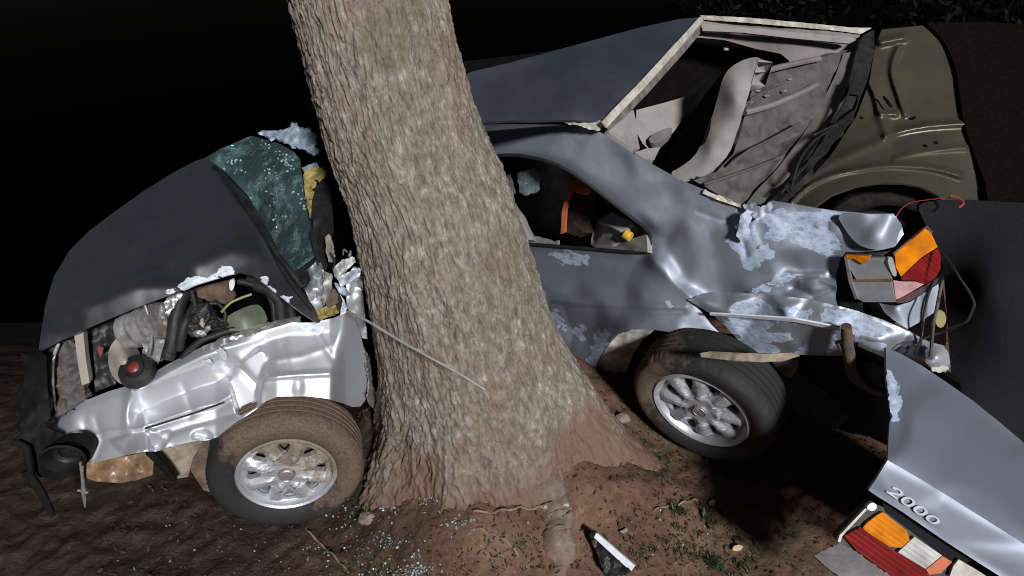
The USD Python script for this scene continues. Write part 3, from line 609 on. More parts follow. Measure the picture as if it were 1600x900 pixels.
# front end: bumper, lamp bucket, hanging bracket, arch liners
psheet('front_bumper', FS, 'dark_plastic', [(30, 688), (32, 640), (38, 590), (44, 556), (60, 550), (72, 556), (74, 600), (78, 650), (70, 668), (94, 676), (112, 690), (122, 712), (120, 735), (96, 752), (60, 745), (40, 715)],
       fn((30, 688, -.12), (44, 556, -.20), (72, 556, -.24), (78, 650, -.17), (112, 690, -.10), (120, 735, -.09), (60, 745, -.10)), thick=.03, step=5, mode='rbf', disp=dn(.05, 30, 12))
c = at(103, 712, 'Fn', -.06); M = frame(c, Fa, np.cross(unit(Fn * .9 + Fa * .45), Fa), unit(Fn * .9 + Fa * .45))
put('lamp_bucket', moved(revolve([(.070, .015), (.062, .02), (.058, .012), (.040, -.03), (.001, -.05), (.001, -.06), (.06, -.05), (.072, 0)][::-1], 48), M), 'dark_plastic', FS)
put('lamp_ring', moved(revolve([(.038, -.012), (.042, -.006), (.036, -.02)], 40), M), 'black_plastic', FS)
put('hanging_bracket', cat_([ptube([(126, 722, 'Fn', -.05), (129, 748, 'Fn', -.04), (131, 770, 'Fn', -.035), (133, 792, 'Fn', -.03)], [.006, .005, .008, .003], 20), ptube([(122, 766, 'Fn', -.04), (138, 770, 'Fn', -.03)], .004, 6)]), 'dull_metal', FS)
put('bumper_strut', ptube([(40, 735, 'Fn', -.08), (62, 765, 'Fn', -.06), (82, 806, 'Fn', -.03)], [.016, .014, .010], 14), 'dark_plastic', FS)
put('bumper_strut', ptube([(20, 690, 'Fn', -.12), (42, 700, 'Fn', -.10), (50, 760, 'Fn', -.07)], [.012, .014, .010], 14), 'dark_plastic', FS)
psheet('splash_liner', FS, 'orange_mud_liner', [(128, 722), (152, 722), (200, 712), (236, 706), (240, 722), (238, 742), (215, 750), (188, 755), (150, 752), (126, 745)], fn((128, 722, -.09), (200, 712, -.10), (240, 742, -.08), (150, 752, -.07)), thick=.006, step=4, disp=dn(.05, 22, 14))
psheet('wheel_arch_liner', FS, 'tan_liner', [(246, 703), (290, 692), (318, 690), (302, 715), (294, 745), (276, 748), (262, 728)], fn((246, 703, -.14), (318, 690, -.16), (294, 745, -.13), (262, 728, -.12)), thick=.006, step=4, disp=dn(.04, 18, 15))
put('stay_rod', ptube([(232, 706, 'Fn', -.05), (255, 728, 'Fn', -.05), (272, 748, 'Fn', -.06)], [.012, .014, .012], 14), 'dark_plastic', FS)
psheet('inner_panel', FS, 'rusty_metal', [(300, 690), (345, 676), (380, 650), (372, 700), (340, 772), (318, 766), (298, 735)], fn((300, 690, -.17), (380, 650, -.19), (340, 772, -.15)), thick=.02, step=5, disp=dn(.05, 25, 16))
wheel(FS, FO - Fn * .075, Fn, .268, .166, .180, .30, math.radians(48), .15, 11)

# engine bay: everything seen in the gap between bonnet and wing
psheet('engine_bay_floor', FS, 'shade_black', [(50, 560), (130, 500), (380, 420), (560, 450), (560, 560), (330, 600), (100, 690)], [(50, 560, 'z', .30), (560, 450, 'z', .30), (100, 690, 'z', .30), (380, 420, 'z', .3)], thick=.02, step=14, mode='plane')
psheet('bulkhead', FS, 'shade_black', [(330, 300), (420, 300), (540, 420), (560, 500), (470, 510), (400, 420)], [(330, 300, 'Y', 2.75), (420, 300, 'Y', 2.7), (540, 420, 'Y', 2.35), (470, 510, 'Y', 2.3)], thick=.02, step=12)
psheet('radiator', FS, 'seat_back_board', [(62, 552), (96, 534), (118, 530), (126, 570), (134, 622), (98, 648), (80, 652), (72, 600)], fn((62, 552, -.36), (118, 530, -.34), (134, 622, -.26), (80, 652, -.24)), thick=.03, step=4, disp=dn(.06, 9, 17))
put('radiator_edge', ptube([(92, 536, 'Fn', -.33), (82, 570, 'Fn', -.30), (86, 640, 'Fn', -.24)], .006, 14), 'dull_metal', FS)
psheet('radiator_post', FS, 'milky_plastic', [(116, 524), (130, 518), (134, 560), (140, 598), (128, 602), (122, 570)], fn((116, 524, -.31), (130, 518, -.31), (140, 598, -.26), (128, 602, -.26)), thick=.03, step=4, mode='plane')
psheet('fan_cowl', FS, 'black_plastic', [(140, 516), (188, 496), (200, 560), (180, 600), (150, 612), (142, 570)], fn((140, 516, -.40), (188, 496, -.42), (180, 600, -.31), (150, 612, -.29)), thick=.02, step=5, disp=dn(.05, 15, 18))
psheet('warning_sticker', FS, 'red_plastic', [(151, 543), (162, 543), (157, 560)], fn((151, 543, -.30), (162, 543, -.30), (157, 560, -.29)), thick=.002, step=3, mode='plane')
# bottle: a milky domed tank
def blob(px, py, k, v, r, seed, ax=(1, 1, 1), amp=.15, sub=4):
    m = trimesh.creation.icosphere(sub, 1.0); c = at(px, py, k, v)
    q = m.vertices * (1 + amp * 2 * (fbm(m.vertices + 9, 1.6, 3, seed) - .5))[:, None] * np.array(ax) * r
    m.vertices = c + q[:, :1] * RT + q[:, 1:2] * UP + q[:, 2:] * -FW
    return m
psheet('coolant_bottle', FS, 'milky_plastic', chaikin([(168, 560), (172, 540), (184, 527), (200, 532), (216, 546), (222, 560), (214, 585), (196, 602), (184, 598), (172, 582)], 2),
       fn((168, 560, -.30), (184, 527, -.34), (216, 546, -.36), (222, 560, -.33), (196, 602, -.25), (195, 565, -.24), (172, 582, -.28)), thick=.02, step=4)
c = at(211, 577, 'Fn', -.215); M = frame(c, RT, unit(np.cross(unit(Fh + .5 * Fn), RT)), unit(Fh + .5 * Fn))
put('reservoir_cap', moved(revolve([(.001, .014), (.030, .014), (.033, .004), (.056, -.002), (.060, -.03), (.001, -.04)][::-1], 40), M), 'black_plastic', FS)
put('cap_top', moved(revolve([(.001, .022), (.012, .022), (.019, .017), (.019, .012), (.001, .012)][::-1], 40), M), 'red_plastic', FS)
# alternator / timing cover with fins
blk = []
for k_ in range(6):
    r_ = revolve([(.052 + .006 * (k_ % 2), 0), (.060 + .006 * (k_ % 2), .004), (.060 + .006 * (k_ % 2), .020), (.052, .024), (.001, .024), (.001, 0)][::-1], 40); r_.apply_translation([0, 0, k_ * .024]); blk.append(r_)
ax_ = unit(-Fa * .9 + Fn * .15 + .35 * Fh); xx_ = unit(np.cross([0, 0, 1], ax_))
put('alternator', moved(cat_(blk), frame(at(196, 520, 'Fn', -.34), xx_, np.cross(ax_, xx_), ax_)), 'engine_alloy', FS)
psheet('engine_cover', FS, 'engine_alloy', [(206, 486), (226, 474), (256, 472), (262, 500), (258, 540), (248, 566), (232, 560), (226, 548), (214, 520)], fn((206, 486, -.36), (256, 472, -.38), (258, 540, -.30), (232, 560, -.27), (240, 515, -.28)), thick=.03, step=3, disp=dn(.06, 9, 19))
put('engine_cover_rib', ptube([(226, 476, 'Fn', -.31), (236, 515, 'Fn', -.27), (232, 556, 'Fn', -.25)], .006, 14), 'dull_metal', FS)
for q_ in ([(256, 474), (268, 452), (276, 448), (274, 470), (264, 500)], [(262, 470), (280, 455), (286, 460), (270, 486)]):
    psheet('silver_bracket', FS, 'bare_metal', q_, fn(*[(a, b_, -.36 + .001 * (b_ - 450)) for a, b_ in q_]), thick=.006, step=3, mode='lin', disp=dn(.03, 10, 20))
for cpts, rr_ in (([(290, 452, 'Fn', -.40), (276, 490, 'Fn', -.33), (270, 530, 'Fn', -.28), (262, 560, 'Fn', -.25)], .024), ([(310, 470, 'Fn', -.38), (292, 500, 'Fn', -.30), (280, 545, 'Fn', -.26)], .017),
                  ([(400, 446, 'Fn', -.40), (424, 456, 'Fn', -.37), (438, 476, 'Fn', -.35), (440, 502, 'Fn', -.33)], .022), ([(388, 436, 'Fn', -.42), (430, 446, 'Fn', -.38), (452, 470, 'Fn', -.36), (456, 498, 'Fn', -.34)], .016),
                  ([(372, 440, 'Fn', -.42), (412, 452, 'Fn', -.40), (428, 482, 'Fn', -.36), (430, 504, 'Fn', -.34)], .012), ([(296, 500, 'Fn', -.30), (312, 478, 'Fn', -.32), (338, 474, 'Fn', -.33)], .007),
                  ([(285, 560, 'Fn', -.24), (320, 530, 'Fn', -.26), (380, 512, 'Fn', -.28)], .012), ([(300, 455, 'Fn', -.36), (306, 480, 'Fn', -.32), (318, 510, 'Fn', -.28)], .008), ([(334, 470, 'Fn', -.34), (352, 492, 'Fn', -.30), (345, 515, 'Fn', -.28)], .006)):
    q_ = ptube(cpts, rr_, 60, 12)
    if rr_ > .013: q_.vertices += q_.vertex_normals * (.0022 * np.sign(np.sin(np.repeat(np.arange(60), 12) * 2.1)))[:len(q_.vertices), None] if len(q_.vertices) == 720 else 0
    put('hose', q_, 'black_rubber', FS, smooth=60)
put('throttle_body', cat_([blob(318, 497, 'Fn', -.31, .045, 5, (1, 1, 1.1), .5), blob(336, 505, 'Fn', -.29, .030, 6, (1.2, .8, 1), .5), blob(304, 512, 'Fn', -.29, .030, 7, (1, 1, 1), .5)]), 'black_plastic', FS)
put('spark_lead_clip', blob(316, 504, 'Fn', -.265, .010, 8, (.8, 1.5, 1), .5, 3), 'milky_plastic', FS)
put('fuel_rail', cat_([blob(312, 520, 'Fn', -.27, .017, 9, (1.6, .8, 1), .5, 3), blob(326, 512, 'Fn', -.27, .012, 10, (1, .8, 1), .5, 3)]), 'dull_metal', FS)
psheet('air_filter_box', FS, 'olive_plastic', chaikin([(340, 520), (346, 500), (372, 484), (400, 474), (412, 482), (420, 504), (396, 512), (364, 518)], 1), fn((340, 520, -.30), (346, 500, -.33), (400, 474, -.38), (420, 504, -.32), (380, 498, -.28), (364, 518, -.27)), thick=.02, step=4)
put('filter_rim', ptube([(338, 521, 'Fn', -.285), (370, 515, 'Fn', -.265), (420, 505, 'Fn', -.30)], .006, 20), 'olive_plastic', FS)
put('dipstick_tube', ptube([(346, 488, 'Fn', -.29), (366, 470, 'Fn', -.31), (393, 460, 'Fn', -.33)], .0045, 24), 'yellow_tape', FS)
psheet('inner_wing_plate', FS, 'rusty_metal', [(284, 456), (330, 444), (362, 436), (366, 462), (350, 474), (322, 466), (296, 470)], fn((284, 456, -.44), (362, 436, -.46), (350, 474, -.38), (296, 470, -.40)), thick=.01, step=4, disp=dn(.05, 16, 22))
psheet('washer_nozzle', FS, 'white_plastic', chaikin([(358, 438), (366, 436), (367, 446), (362, 456), (358, 450)], 1), fn((358, 438, -.36), (366, 436, -.36), (362, 456, -.35)), thick=.012, step=3, mode='plane')
psheet('slam_rail', FS, 'dull_metal', [(318, 560), (350, 541), (398, 523), (455, 508), (470, 503), (468, 497), (440, 503), (398, 513), (350, 528), (310, 550)], fn((318, 560, -.26), (398, 513, -.27), (470, 500, -.28)), thick=.012, step=4, mode='plane', disp=dn(.03, 12, 24))

# windscreen, pillar, torn trim beside the trunk
psheet('windscreen', FS, 'cracked_glass', [(322, 246), (345, 232), (372, 221), (392, 212), (408, 216), (436, 224), (458, 236), (468, 248), (472, 275), (478, 310), (486, 345), (493, 372), (499, 393), (484, 404), (466, 418), (456, 428), (442, 404), (416, 350), (388, 306), (352, 268)],
       [(322, 246, 'Y', 2.72), (392, 212, 'Y', 2.84), (458, 236, 'Y', 2.62), (478, 310, 'Y', 2.40), (499, 393, 'Y', 2.18), (456, 428, 'Y', 2.12), (416, 350, 'Y', 2.42), (352, 268, 'Y', 2.64), (430, 300, 'Y', 2.46)], thick=.006, step=5, disp=dn(.06, 40, 26))
gs = []; r9 = np.random.default_rng(9); wsf = field([(322, 246, 'Y', 2.72), (392, 212, 'Y', 2.84), (458, 236, 'Y', 2.62), (478, 310, 'Y', 2.40), (499, 393, 'Y', 2.18), (456, 428, 'Y', 2.12), (416, 350, 'Y', 2.42), (352, 268, 'Y', 2.64), (430, 300, 'Y', 2.46)], 'rbf', 0, (310, 200, 510, 440))
for x0_, y0_, x1_, y1_, sp_, n_ in ((350, 250, 378, 262, 6, 14), (395, 216, 425, 232, 5, 16), (398, 246, 422, 272, 6, 18), (432, 232, 458, 262, 5, 16), (470, 280, 476, 330, 3, 14), (482, 340, 496, 390, 3, 24), (410, 305, 450, 325, 8, 12), (420, 335, 470, 360, 10, 12), (440, 240, 470, 310, 6, 14)):
    for _ in range(n_):
        u_ = r9.random(); x, y = x0_ + u_ * (x1_ - x0_) + r9.normal(0, sp_), y0_ + u_ * (y1_ - y0_) + r9.normal(0, sp_)
        if not Polygon([(322, 246), (392, 212), (458, 236), (478, 310), (499, 393), (456, 428), (416, 350), (352, 268)]).contains(Point(x, y)): continue
        m = trimesh.creation.box(r9.uniform(.4, 1.3, 3) * .006); m.apply_transform(trimesh.transformations.random_rotation_matrix(r9.random(3))); m.apply_translation(W(x, y, 1 / wsf(np.array([x]), np.array([y]))[0] - .006)); gs.append(m)
put('glass_fragments', cat_(gs), 'glass_crumb', FS, smooth=False, kind='stuff')
psheet('crushed_glass_edge', FS, 'pale_glass_crust', ragged([(398, 206), (420, 204), (440, 203), (452, 200), (456, 191), (463, 190), (466, 199), (476, 202), (483, 198), (489, 208), (492, 225), (494, 240), (480, 238), (466, 230), (448, 222), (424, 214)], 1.1, 44, 4), [(398, 206, 'Y', 2.80), (458, 195, 'Y', 2.75), (494, 240, 'Y', 2.5), (448, 222, 'Y', 2.62)], thick=.012, step=3, disp=dn(.09, 9, 28))
psheet('crushed_glass_edge', FS, 'pale_glass_crust', ragged([(472, 262), (484, 256), (496, 254), (499, 262), (486, 266), (476, 270)], .9, 45, 4), [(472, 262, 'Y', 2.5), (496, 254, 'Y', 2.5), (486, 268, 'Y', 2.46)], thick=.01, step=3, mode='plane', disp=dn(.05, 8, 29))
psheet('scuttle', FS, 'black_plastic', [(452, 428), (470, 416), (500, 394), (506, 412), (498, 450), (494, 480), (474, 452)], [(452, 428, 'Y', 2.14), (500, 394, 'Y', 2.20), (494, 480, 'Y', 1.98), (474, 452, 'Y', 2.04)], thick=.01, step=4, disp=dn(.04, 16, 30))
psheet('inner_door_post', FS, 'lit_silver_paint', ragged([(474, 430), (488, 414), (500, 404), (506, 440), (502, 478), (496, 488), (486, 478), (478, 456)], .8, 46, 5), [(474, 430, 'Y', 2.10), (500, 404, 'Y', 2.12), (502, 478, 'Y', 1.96), (478, 456, 'Y', 2.02)], thick=.006, step=3, disp=dn(.08, 10, 32))
psheet('windscreen_pillar', FS, 'black_plastic', [(488, 300), (492, 286), (502, 280), (514, 290), (520, 330), (522, 360), (516, 380), (512, 415), (506, 430), (500, 400), (493, 370), (487, 335)], [(488, 300, 'Y', 2.42), (502, 280, 'Y', 2.46), (522, 360, 'Y', 2.28), (506, 430, 'Y', 2.08), (493, 370, 'Y', 2.16), (506, 340, 'Y', 2.22)], thick=.02, step=4)
psheet('pillar_padding', FS, 'yellow_foam', ragged([(474, 274), (482, 265), (498, 261), (503, 270), (490, 282), (484, 296), (483, 330), (486, 345), (481, 330), (476, 300)], .7, 47, 5), [(473, 274, 'Y', 2.44), (505, 266, 'Y', 2.44), (486, 340, 'Y', 2.28)], thick=.02, step=3, disp=dn(.06, 9, 34))
psheet('pillar_padding', FS, 'yellow_foam', ragged([(490, 482), (497, 484), (508, 478), (522, 473), (529, 475), (524, 487), (512, 491), (498, 493)], .7, 48, 4), [(490, 482, 'Y', 1.95), (529, 475, 'Y', 1.97), (510, 492, 'Y', 1.93)], thick=.015, step=3, mode='plane', disp=dn(.05, 8, 35))
shards = [([(510, 372), (516, 366), (521, 384), (523, 408), (516, 410), (512, 392)], 'milky_plastic'), ([(520, 420), (534, 406), (552, 400), (556, 410), (540, 424), (524, 436)], 'dull_metal'),
          ([(526, 434), (548, 424), (562, 418), (564, 430), (548, 440), (532, 448)], 'silver_paint'), ([(522, 440), (536, 446), (548, 462), (540, 462), (528, 456)], 'silver_paint'), ([(508, 424), (520, 428), (518, 452), (506, 478), (502, 470)], 'dull_metal'),
          ([(498, 440), (506, 452), (504, 476), (496, 486), (490, 470)], 'pale_glass_crust'), ([(508, 474), (520, 452), (530, 462), (528, 474), (514, 480)], 'rusty_metal'), ([(532, 460), (540, 474), (542, 488), (534, 492), (528, 478)], 'pale_glass_crust'), ([(524, 470), (528, 456), (534, 470), (530, 486)], 'black_plastic')]
for k_, (o, mt) in enumerate(shards):
    cx_, cy_ = np.mean(o, 0)
    psheet('torn_trim', FS, mt, ragged(o, .6, 60 + k_, 4), [(x, y, 'Y', 2.08 - .0016 * (y - 400) + (.025 if (x + y + k_) % 2 else -.02)) for x, y in o], thick=.006, step=3, mode='lin', smooth=3, disp=dn(.012, 12, 70 + k_))
for w_ in ([(536, 398), (538, 390), (542, 394)], [(545, 400), (548, 392), (547, 402)], [(516, 395), (522, 405), (520, 420)], [(504, 430), (505, 470), (506, 478)], [(520, 460), (512, 474), (505, 480)]):
    put('torn_wire', ptube([(x, y, 'Y', 2.05) for x, y in w_], .003, 12, 6), 'wire_black' if w_[0][0] < 530 else 'dull_metal', FS)
put('door_gap_shade', *(lambda m: (m[0], 'shade_black', FS))(sheet([(500, 250), (540, 300), (575, 380), (592, 470), (596, 600), (570, 640), (560, 470), (540, 390), (515, 300)], [(500, 250, 'Y', 2.9), (575, 380, 'Y', 2.7), (596, 600, 'Y', 2.35), (540, 390, 'Y', 2.6)], thick=.02, step=10)), smooth=True)  # near-black sheet painting in the darkness of the gap
put('aerial', cat_([ptube([(546, 488, 'Y', 1.93), (575, 502, 'Y', 1.86), (640, 541, 'Y', 1.76), (700, 574, 'Y', 1.695), (758, 609, 'Y', 1.655)], [.004, .0042, .0042, .0036, .003], 40), ptube([(652, 546, 'Y', 1.752), (662, 552, 'Y', 1.742)], .0062, 4)]), 'pale_rod', FS)

# ------------------------------------------------------------------ the rear half of the car
RS = thing('car_rear_half', 'dented silver rear half of a car with empty rear window frame, right of the tree', 'car wreck')
def rn(*a): return [(x, y, 'Rn', n_ - .15 * min(1, max(.2, (y - 200) / 150)) * (1 - min(1, max(0, (y - 420) / 110)) * min(1, max(0, (1120 - x) / 90)))) for x, y, n_ in a]
psheet('roof', RS, 'roof_paint', [(690, 196), (748, 191), (800, 188), (870, 187), (942, 189), (960, 172), (1000, 130), (1050, 76), (1094, 27), (1060, 30), (1000, 43), (900, 70), (800, 97), (738, 112), (690, 130)],
       [(690, 196, 'z', 1.235), (800, 188, 'z', 1.27), (870, 187, 'z', 1.275), (942, 189, 'z', 1.275), (1000, 130, 'z', 1.325), (1050, 76, 'z', 1.35), (1094, 27, 'z', 1.36), (1000, 43, 'z', 1.365), (900, 70, 'z', 1.37), (800, 97, 'z', 1.36), (690, 130, 'z', 1.32),
        (800, 168, 'z', 1.305), (900, 160, 'z', 1.325), (880, 120, 'z', 1.345), (780, 135, 'z', 1.32), (950, 95, 'z', 1.368), (820, 150, 'z', 1.30), (900, 140, 'z', 1.326), (980, 110, 'z', 1.352)], thick=.012, step=5, mode='lin', smooth=14, disp=dn(.015, 90, 81))
psheet('roof_gutter', RS, 'black_rubber', [(690, 197), (800, 189), (942, 190), (944, 196), (900, 195), (850, 197), (756, 205), (690, 214)], [(690, 205, 'z', 1.215), (800, 193, 'z', 1.245), (942, 193, 'z', 1.255), (850, 197, 'z', 1.235), (690, 214, 'z', 1.20)], thick=.01, step=5)
psheet('gutter_chip', RS, 'pale_edge', ragged([(882, 192), (912, 191), (938, 190), (944, 195), (936, 205), (918, 201), (906, 197)], .6, 9, 4), [(882, 192, 'z', 1.262), (938, 190, 'z', 1.27), (936, 205, 'z', 1.235), (906, 197, 'z', 1.25)], thick=.005, step=3, mode='plane', disp=dn(.02, 8, 9))
win = [(700, 262), (766, 245), (800, 241), (850, 249), (890, 266), (930, 295), (975, 331), (1008, 355), (1017, 368), (1015, 392), (1003, 396), (900, 387), (806, 380), (700, 372)]
side_out = [(690, 216), (756, 205), (850, 196), (905, 195), (938, 207), (985, 238), (1060, 281), (1130, 310), (1166, 324), (1180, 330), (1205, 314), (1240, 319), (1300, 329), (1360, 334), (1396, 334), (1408, 350), (1412, 366), (1398, 386), (1370, 392), (1330, 395), (1314, 402), (1306, 430), (1306, 468), (1310, 485), (1290, 492), (1200, 480), (1130, 476),
            (1092, 482), (1112, 508), (1140, 535), (1166, 552), (1140, 543), (1100, 530), (1060, 521), (1020, 515), (985, 515), (966, 521), (950, 536), (938, 556), (928, 580), (904, 570), (880, 550), (855, 527), (830, 505), (790, 480), (740, 420), (700, 330)]
sctrl = rn((690, 216, -.36), (756, 205, -.35), (850, 196, -.34), (905, 195, -.335), (938, 207, -.335), (985, 238, -.335), (1060, 281, -.335), (1130, 310, -.335), (1166, 324, -.335),
           (972, 252, -.318), (1050, 297, -.312), (1120, 325, -.305), (1150, 338, -.302), (760, 238, -.27), (850, 238, -.26), (895, 256, -.245), (940, 290, -.225), (985, 325, -.205), (1024, 360, -.185),
           (1000, 290, -.265), (1070, 335, -.255), (1110, 360, -.245), (1052, 380, -.205),
           (1205, 314, -.37), (1240, 319, -.37), (1300, 329, -.38), (1360, 334, -.40), (1396, 334, -.41), (1185, 345, -.285), (1210, 345, -.290), (1300, 352, -.325), (1370, 360, -.34), (1408, 372, -.36), (1398, 386, -.33), (1330, 393, -.30), (1312, 404, -.29),
           (1165, 370, -.235), (1205, 395, -.228), (1250, 390, -.262), (1280, 385, -.285), (1300, 400, -.29), (1230, 415, -.262), (1120, 400, -.205), (1085, 390, -.195), (1160, 430, -.195), (1215, 436, -.215), (1260, 425, -.268), (1300, 430, -.275), (1175, 459, -.165), (1236, 432, -.225), (1186, 462, -.18), (1246, 440, -.245), (1270, 452, -.205), (1295, 452, -.22), (1290, 492, -.20), (1200, 480, -.175), (1130, 476, -.165),
           # the buckle behind the window corner and its ridge running down
           (1019, 364, -.240), (1038, 370, -.232), (1020, 406, -.132), (1034, 410, -.128), (1048, 398, -.182), (1064, 420, -.165), (1058, 445, -.128), (1080, 464, -.112), (1082, 446, -.150), (1040, 450, -.128), (1020, 430, -.132), (1090, 482, -.10),
           # door
           (806, 392, -.215), (900, 400, -.195), (1000, 406, -.175), (820, 425, -.195), (900, 425, -.172), (980, 430, -.150), (860, 455, -.160), (930, 462, -.138), (1000, 460, -.122), (840, 468, -.172), (900, 476, -.155), (980, 482, -.135), (1070, 482, -.105),
           (850, 500, -.225), (890, 505, -.215), (930, 500, -.175), (960, 500, -.135), (1020, 498, -.112), (1060, 506, -.088), (875, 530, -.19), (920, 545, -.165), (928, 580, -.155), (904, 570, -.165), (855, 527, -.20), (940, 545, -.14),
           (985, 515, -.10), (1060, 521, -.075), (1100, 530, -.065), (1140, 535, -.07), (1166, 552, -.07), (1110, 505, -.085), (790, 480, -.25), (740, 420, -.30), (700, 330, -.34), (690, 380, -.33), (700, 262, -.33))
P_ = lambda *a: list(a)
SC = [([(1142, 345), (1160, 372), (1166, 398)], .012, 5), ([(1180, 332), (1176, 360), (1186, 384), (1170, 404)], -.004, 4), ([(1170, 458), (1206, 440), (1240, 430), (1290, 428)], -.012, 4), ([(1240, 450), (1270, 462), (1300, 452)], .014, 6), ([(1250, 440), (1280, 436), (1305, 446)], -.012, 4),
      ([(842, 466), (900, 474), (980, 478), (1070, 480)], -.008, 4), ([(842, 472), (900, 481), (980, 486), (1068, 487)], .008, 4), ([(856, 500), (890, 520), (930, 510)], .010, 8), ([(880, 480), (896, 520), (888, 556)], .008, 6), ([(1200, 330), (1230, 350), (1290, 352)], .008, 7), ([(1090, 330), (1130, 345), (1160, 338)], .004, 4), ([(1024, 410), (1050, 440), (1080, 464)], -.006, 5)]
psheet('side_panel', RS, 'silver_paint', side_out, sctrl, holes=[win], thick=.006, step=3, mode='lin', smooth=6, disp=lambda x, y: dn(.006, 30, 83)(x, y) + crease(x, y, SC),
       masks={'chip': [P_((1140, 352), (1158, 330), (1180, 334), (1174, 360), (1184, 384), (1174, 402), (1156, 396), (1142, 378)), P_((1166, 398), (1176, 390), (1200, 382), (1201, 402), (1184, 412), (1168, 418)), P_((1186, 345), (1220, 330), (1290, 332), (1310, 342), (1270, 352), (1226, 362), (1205, 380), (1192, 374), (1200, 360), (1230, 348), (1200, 352)),
                       P_((1240, 375), (1264, 366), (1264, 355), (1290, 358), (1306, 366), (1312, 388), (1302, 400), (1280, 392), (1270, 384), (1258, 384)), P_((868, 396), (892, 400), (914, 404), (916, 412), (900, 410), (880, 406)), P_((928, 540), (936, 514), (946, 524), (948, 540), (938, 556), (928, 552)), P_((922, 562), (930, 556), (940, 570), (930, 580), (918, 574)), P_((872, 496), (876, 495), (885, 516), (881, 518)), P_((864, 492), (867, 490), (876, 508), (873, 510)), P_((904, 508), (907, 507), (912, 528), (909, 529)), P_((898, 512), (901, 511), (905, 526), (902, 527)), P_((1040, 470), (1050, 466), (1046, 474)),
                       P_((1176, 456), (1206, 438), (1234, 428), (1238, 432), (1212, 444), (1182, 460))]})
psheet('torn_paint_film', RS, 'torn_paint', ragged([(1158, 334), (1168, 328), (1180, 330), (1170, 352), (1172, 372), (1160, 380), (1150, 368)], .7, 12, 4), rn((1158, 334, -.265), (1180, 330, -.30), (1160, 380, -.215), (1150, 368, -.21), (1172, 372, -.222)), thick=.003, step=3, mode='lin', disp=dn(.02, 9, 84))
# window seal and what stands in the window
wv = chaikin(win[1:-1], 1)
wpts = [at(x, y, 't', 1 / float(field(sctrl, 'lin', 6, (690, 195, 1412, 580))(np.array([x]), np.array([y]))[0]) - .004) for x, y in chaikin(win, 2)]
wpts = np.array(wpts + wpts[:1])
put('window_seal', tube(wpts, .008, 8, cap=False), 'black_rubber', RS)
# inside of the rear half: far side, floor, underside
psheet('side_lining', RS, 'shade_black', [(690, 100), (900, 75), (1090, 35), (1240, 90), (1350, 60), (1330, 200), (1180, 330), (1000, 400), (690, 420)], [(690, 100, 'Y', 3.75), (1090, 35, 'Y', 3.68), (1350, 60, 'Y', 3.5), (1330, 200, 'Y', 3.3), (1180, 330, 'Y', 3.2), (1000, 400, 'Y', 3.3), (690, 420, 'Y', 3.5)], thick=.02, step=14)
psheet('floor_pan', RS, 'shade_black', [(690, 300), (1000, 240), (1350, 250), (1460, 420), (1400, 500), (1250, 500), (1000, 480), (860, 470), (720, 440)], [(690, 300, 'z', .2), (1000, 240, 'z', .2), (1350, 250, 'z', .2), (1250, 560, 'z', .2), (860, 540, 'z', .2)], thick=.03, step=14, mode='plane')
psheet('wheel_housing', RS, 'shade_black', [(925, 585), (940, 540), (985, 505), (1100, 520), (1240, 545), (1300, 560), (1310, 640), (1200, 640), (1000, 640)], rn((925, 585, -.40), (985, 505, -.40), (1300, 560, -.45), (1310, 640, -.5), (1000, 640, -.42)), thick=.02, step=10)
psheet('arch_liner', RS, 'beige_liner', [(930, 579), (940, 556), (952, 537), (967, 522), (986, 516), (1022, 516), (1006, 530), (990, 552), (978, 584), (955, 587)], rn((930, 579, -.175), (967, 522, -.135), (1022, 516, -.135), (990, 552, -.20), (978, 584, -.24), (955, 587, -.19)), thick=.008, step=3, disp=dn(.04, 14, 85))
wheel(RS, RO - Rn * .075, Rn, .286, .188, .20, .12, math.radians(172), -.95, 21)
psheet('mud_strip', RS, 'tan_liner', [(1093, 552), (1110, 549), (1150, 551), (1200, 553), (1238, 551), (1250, 556), (1225, 564), (1190, 566), (1140, 563), (1096, 558)], [(1093, 552, 'Rn', .06), (1150, 551, 'Rn', .04), (1250, 556, 'Rn', -.06), (1190, 566, 'Rn', .03)], thick=.008, step=3, disp=dn(.015, 14, 86))
psheet('flap_bracket', RS, 'tan_liner', [(1203, 562), (1249, 562), (1246, 576), (1236, 592), (1224, 586)], rn((1203, 562, -.14), (1249, 562, -.15), (1236, 592, -.13)), thick=.008, step=4, mode='plane')
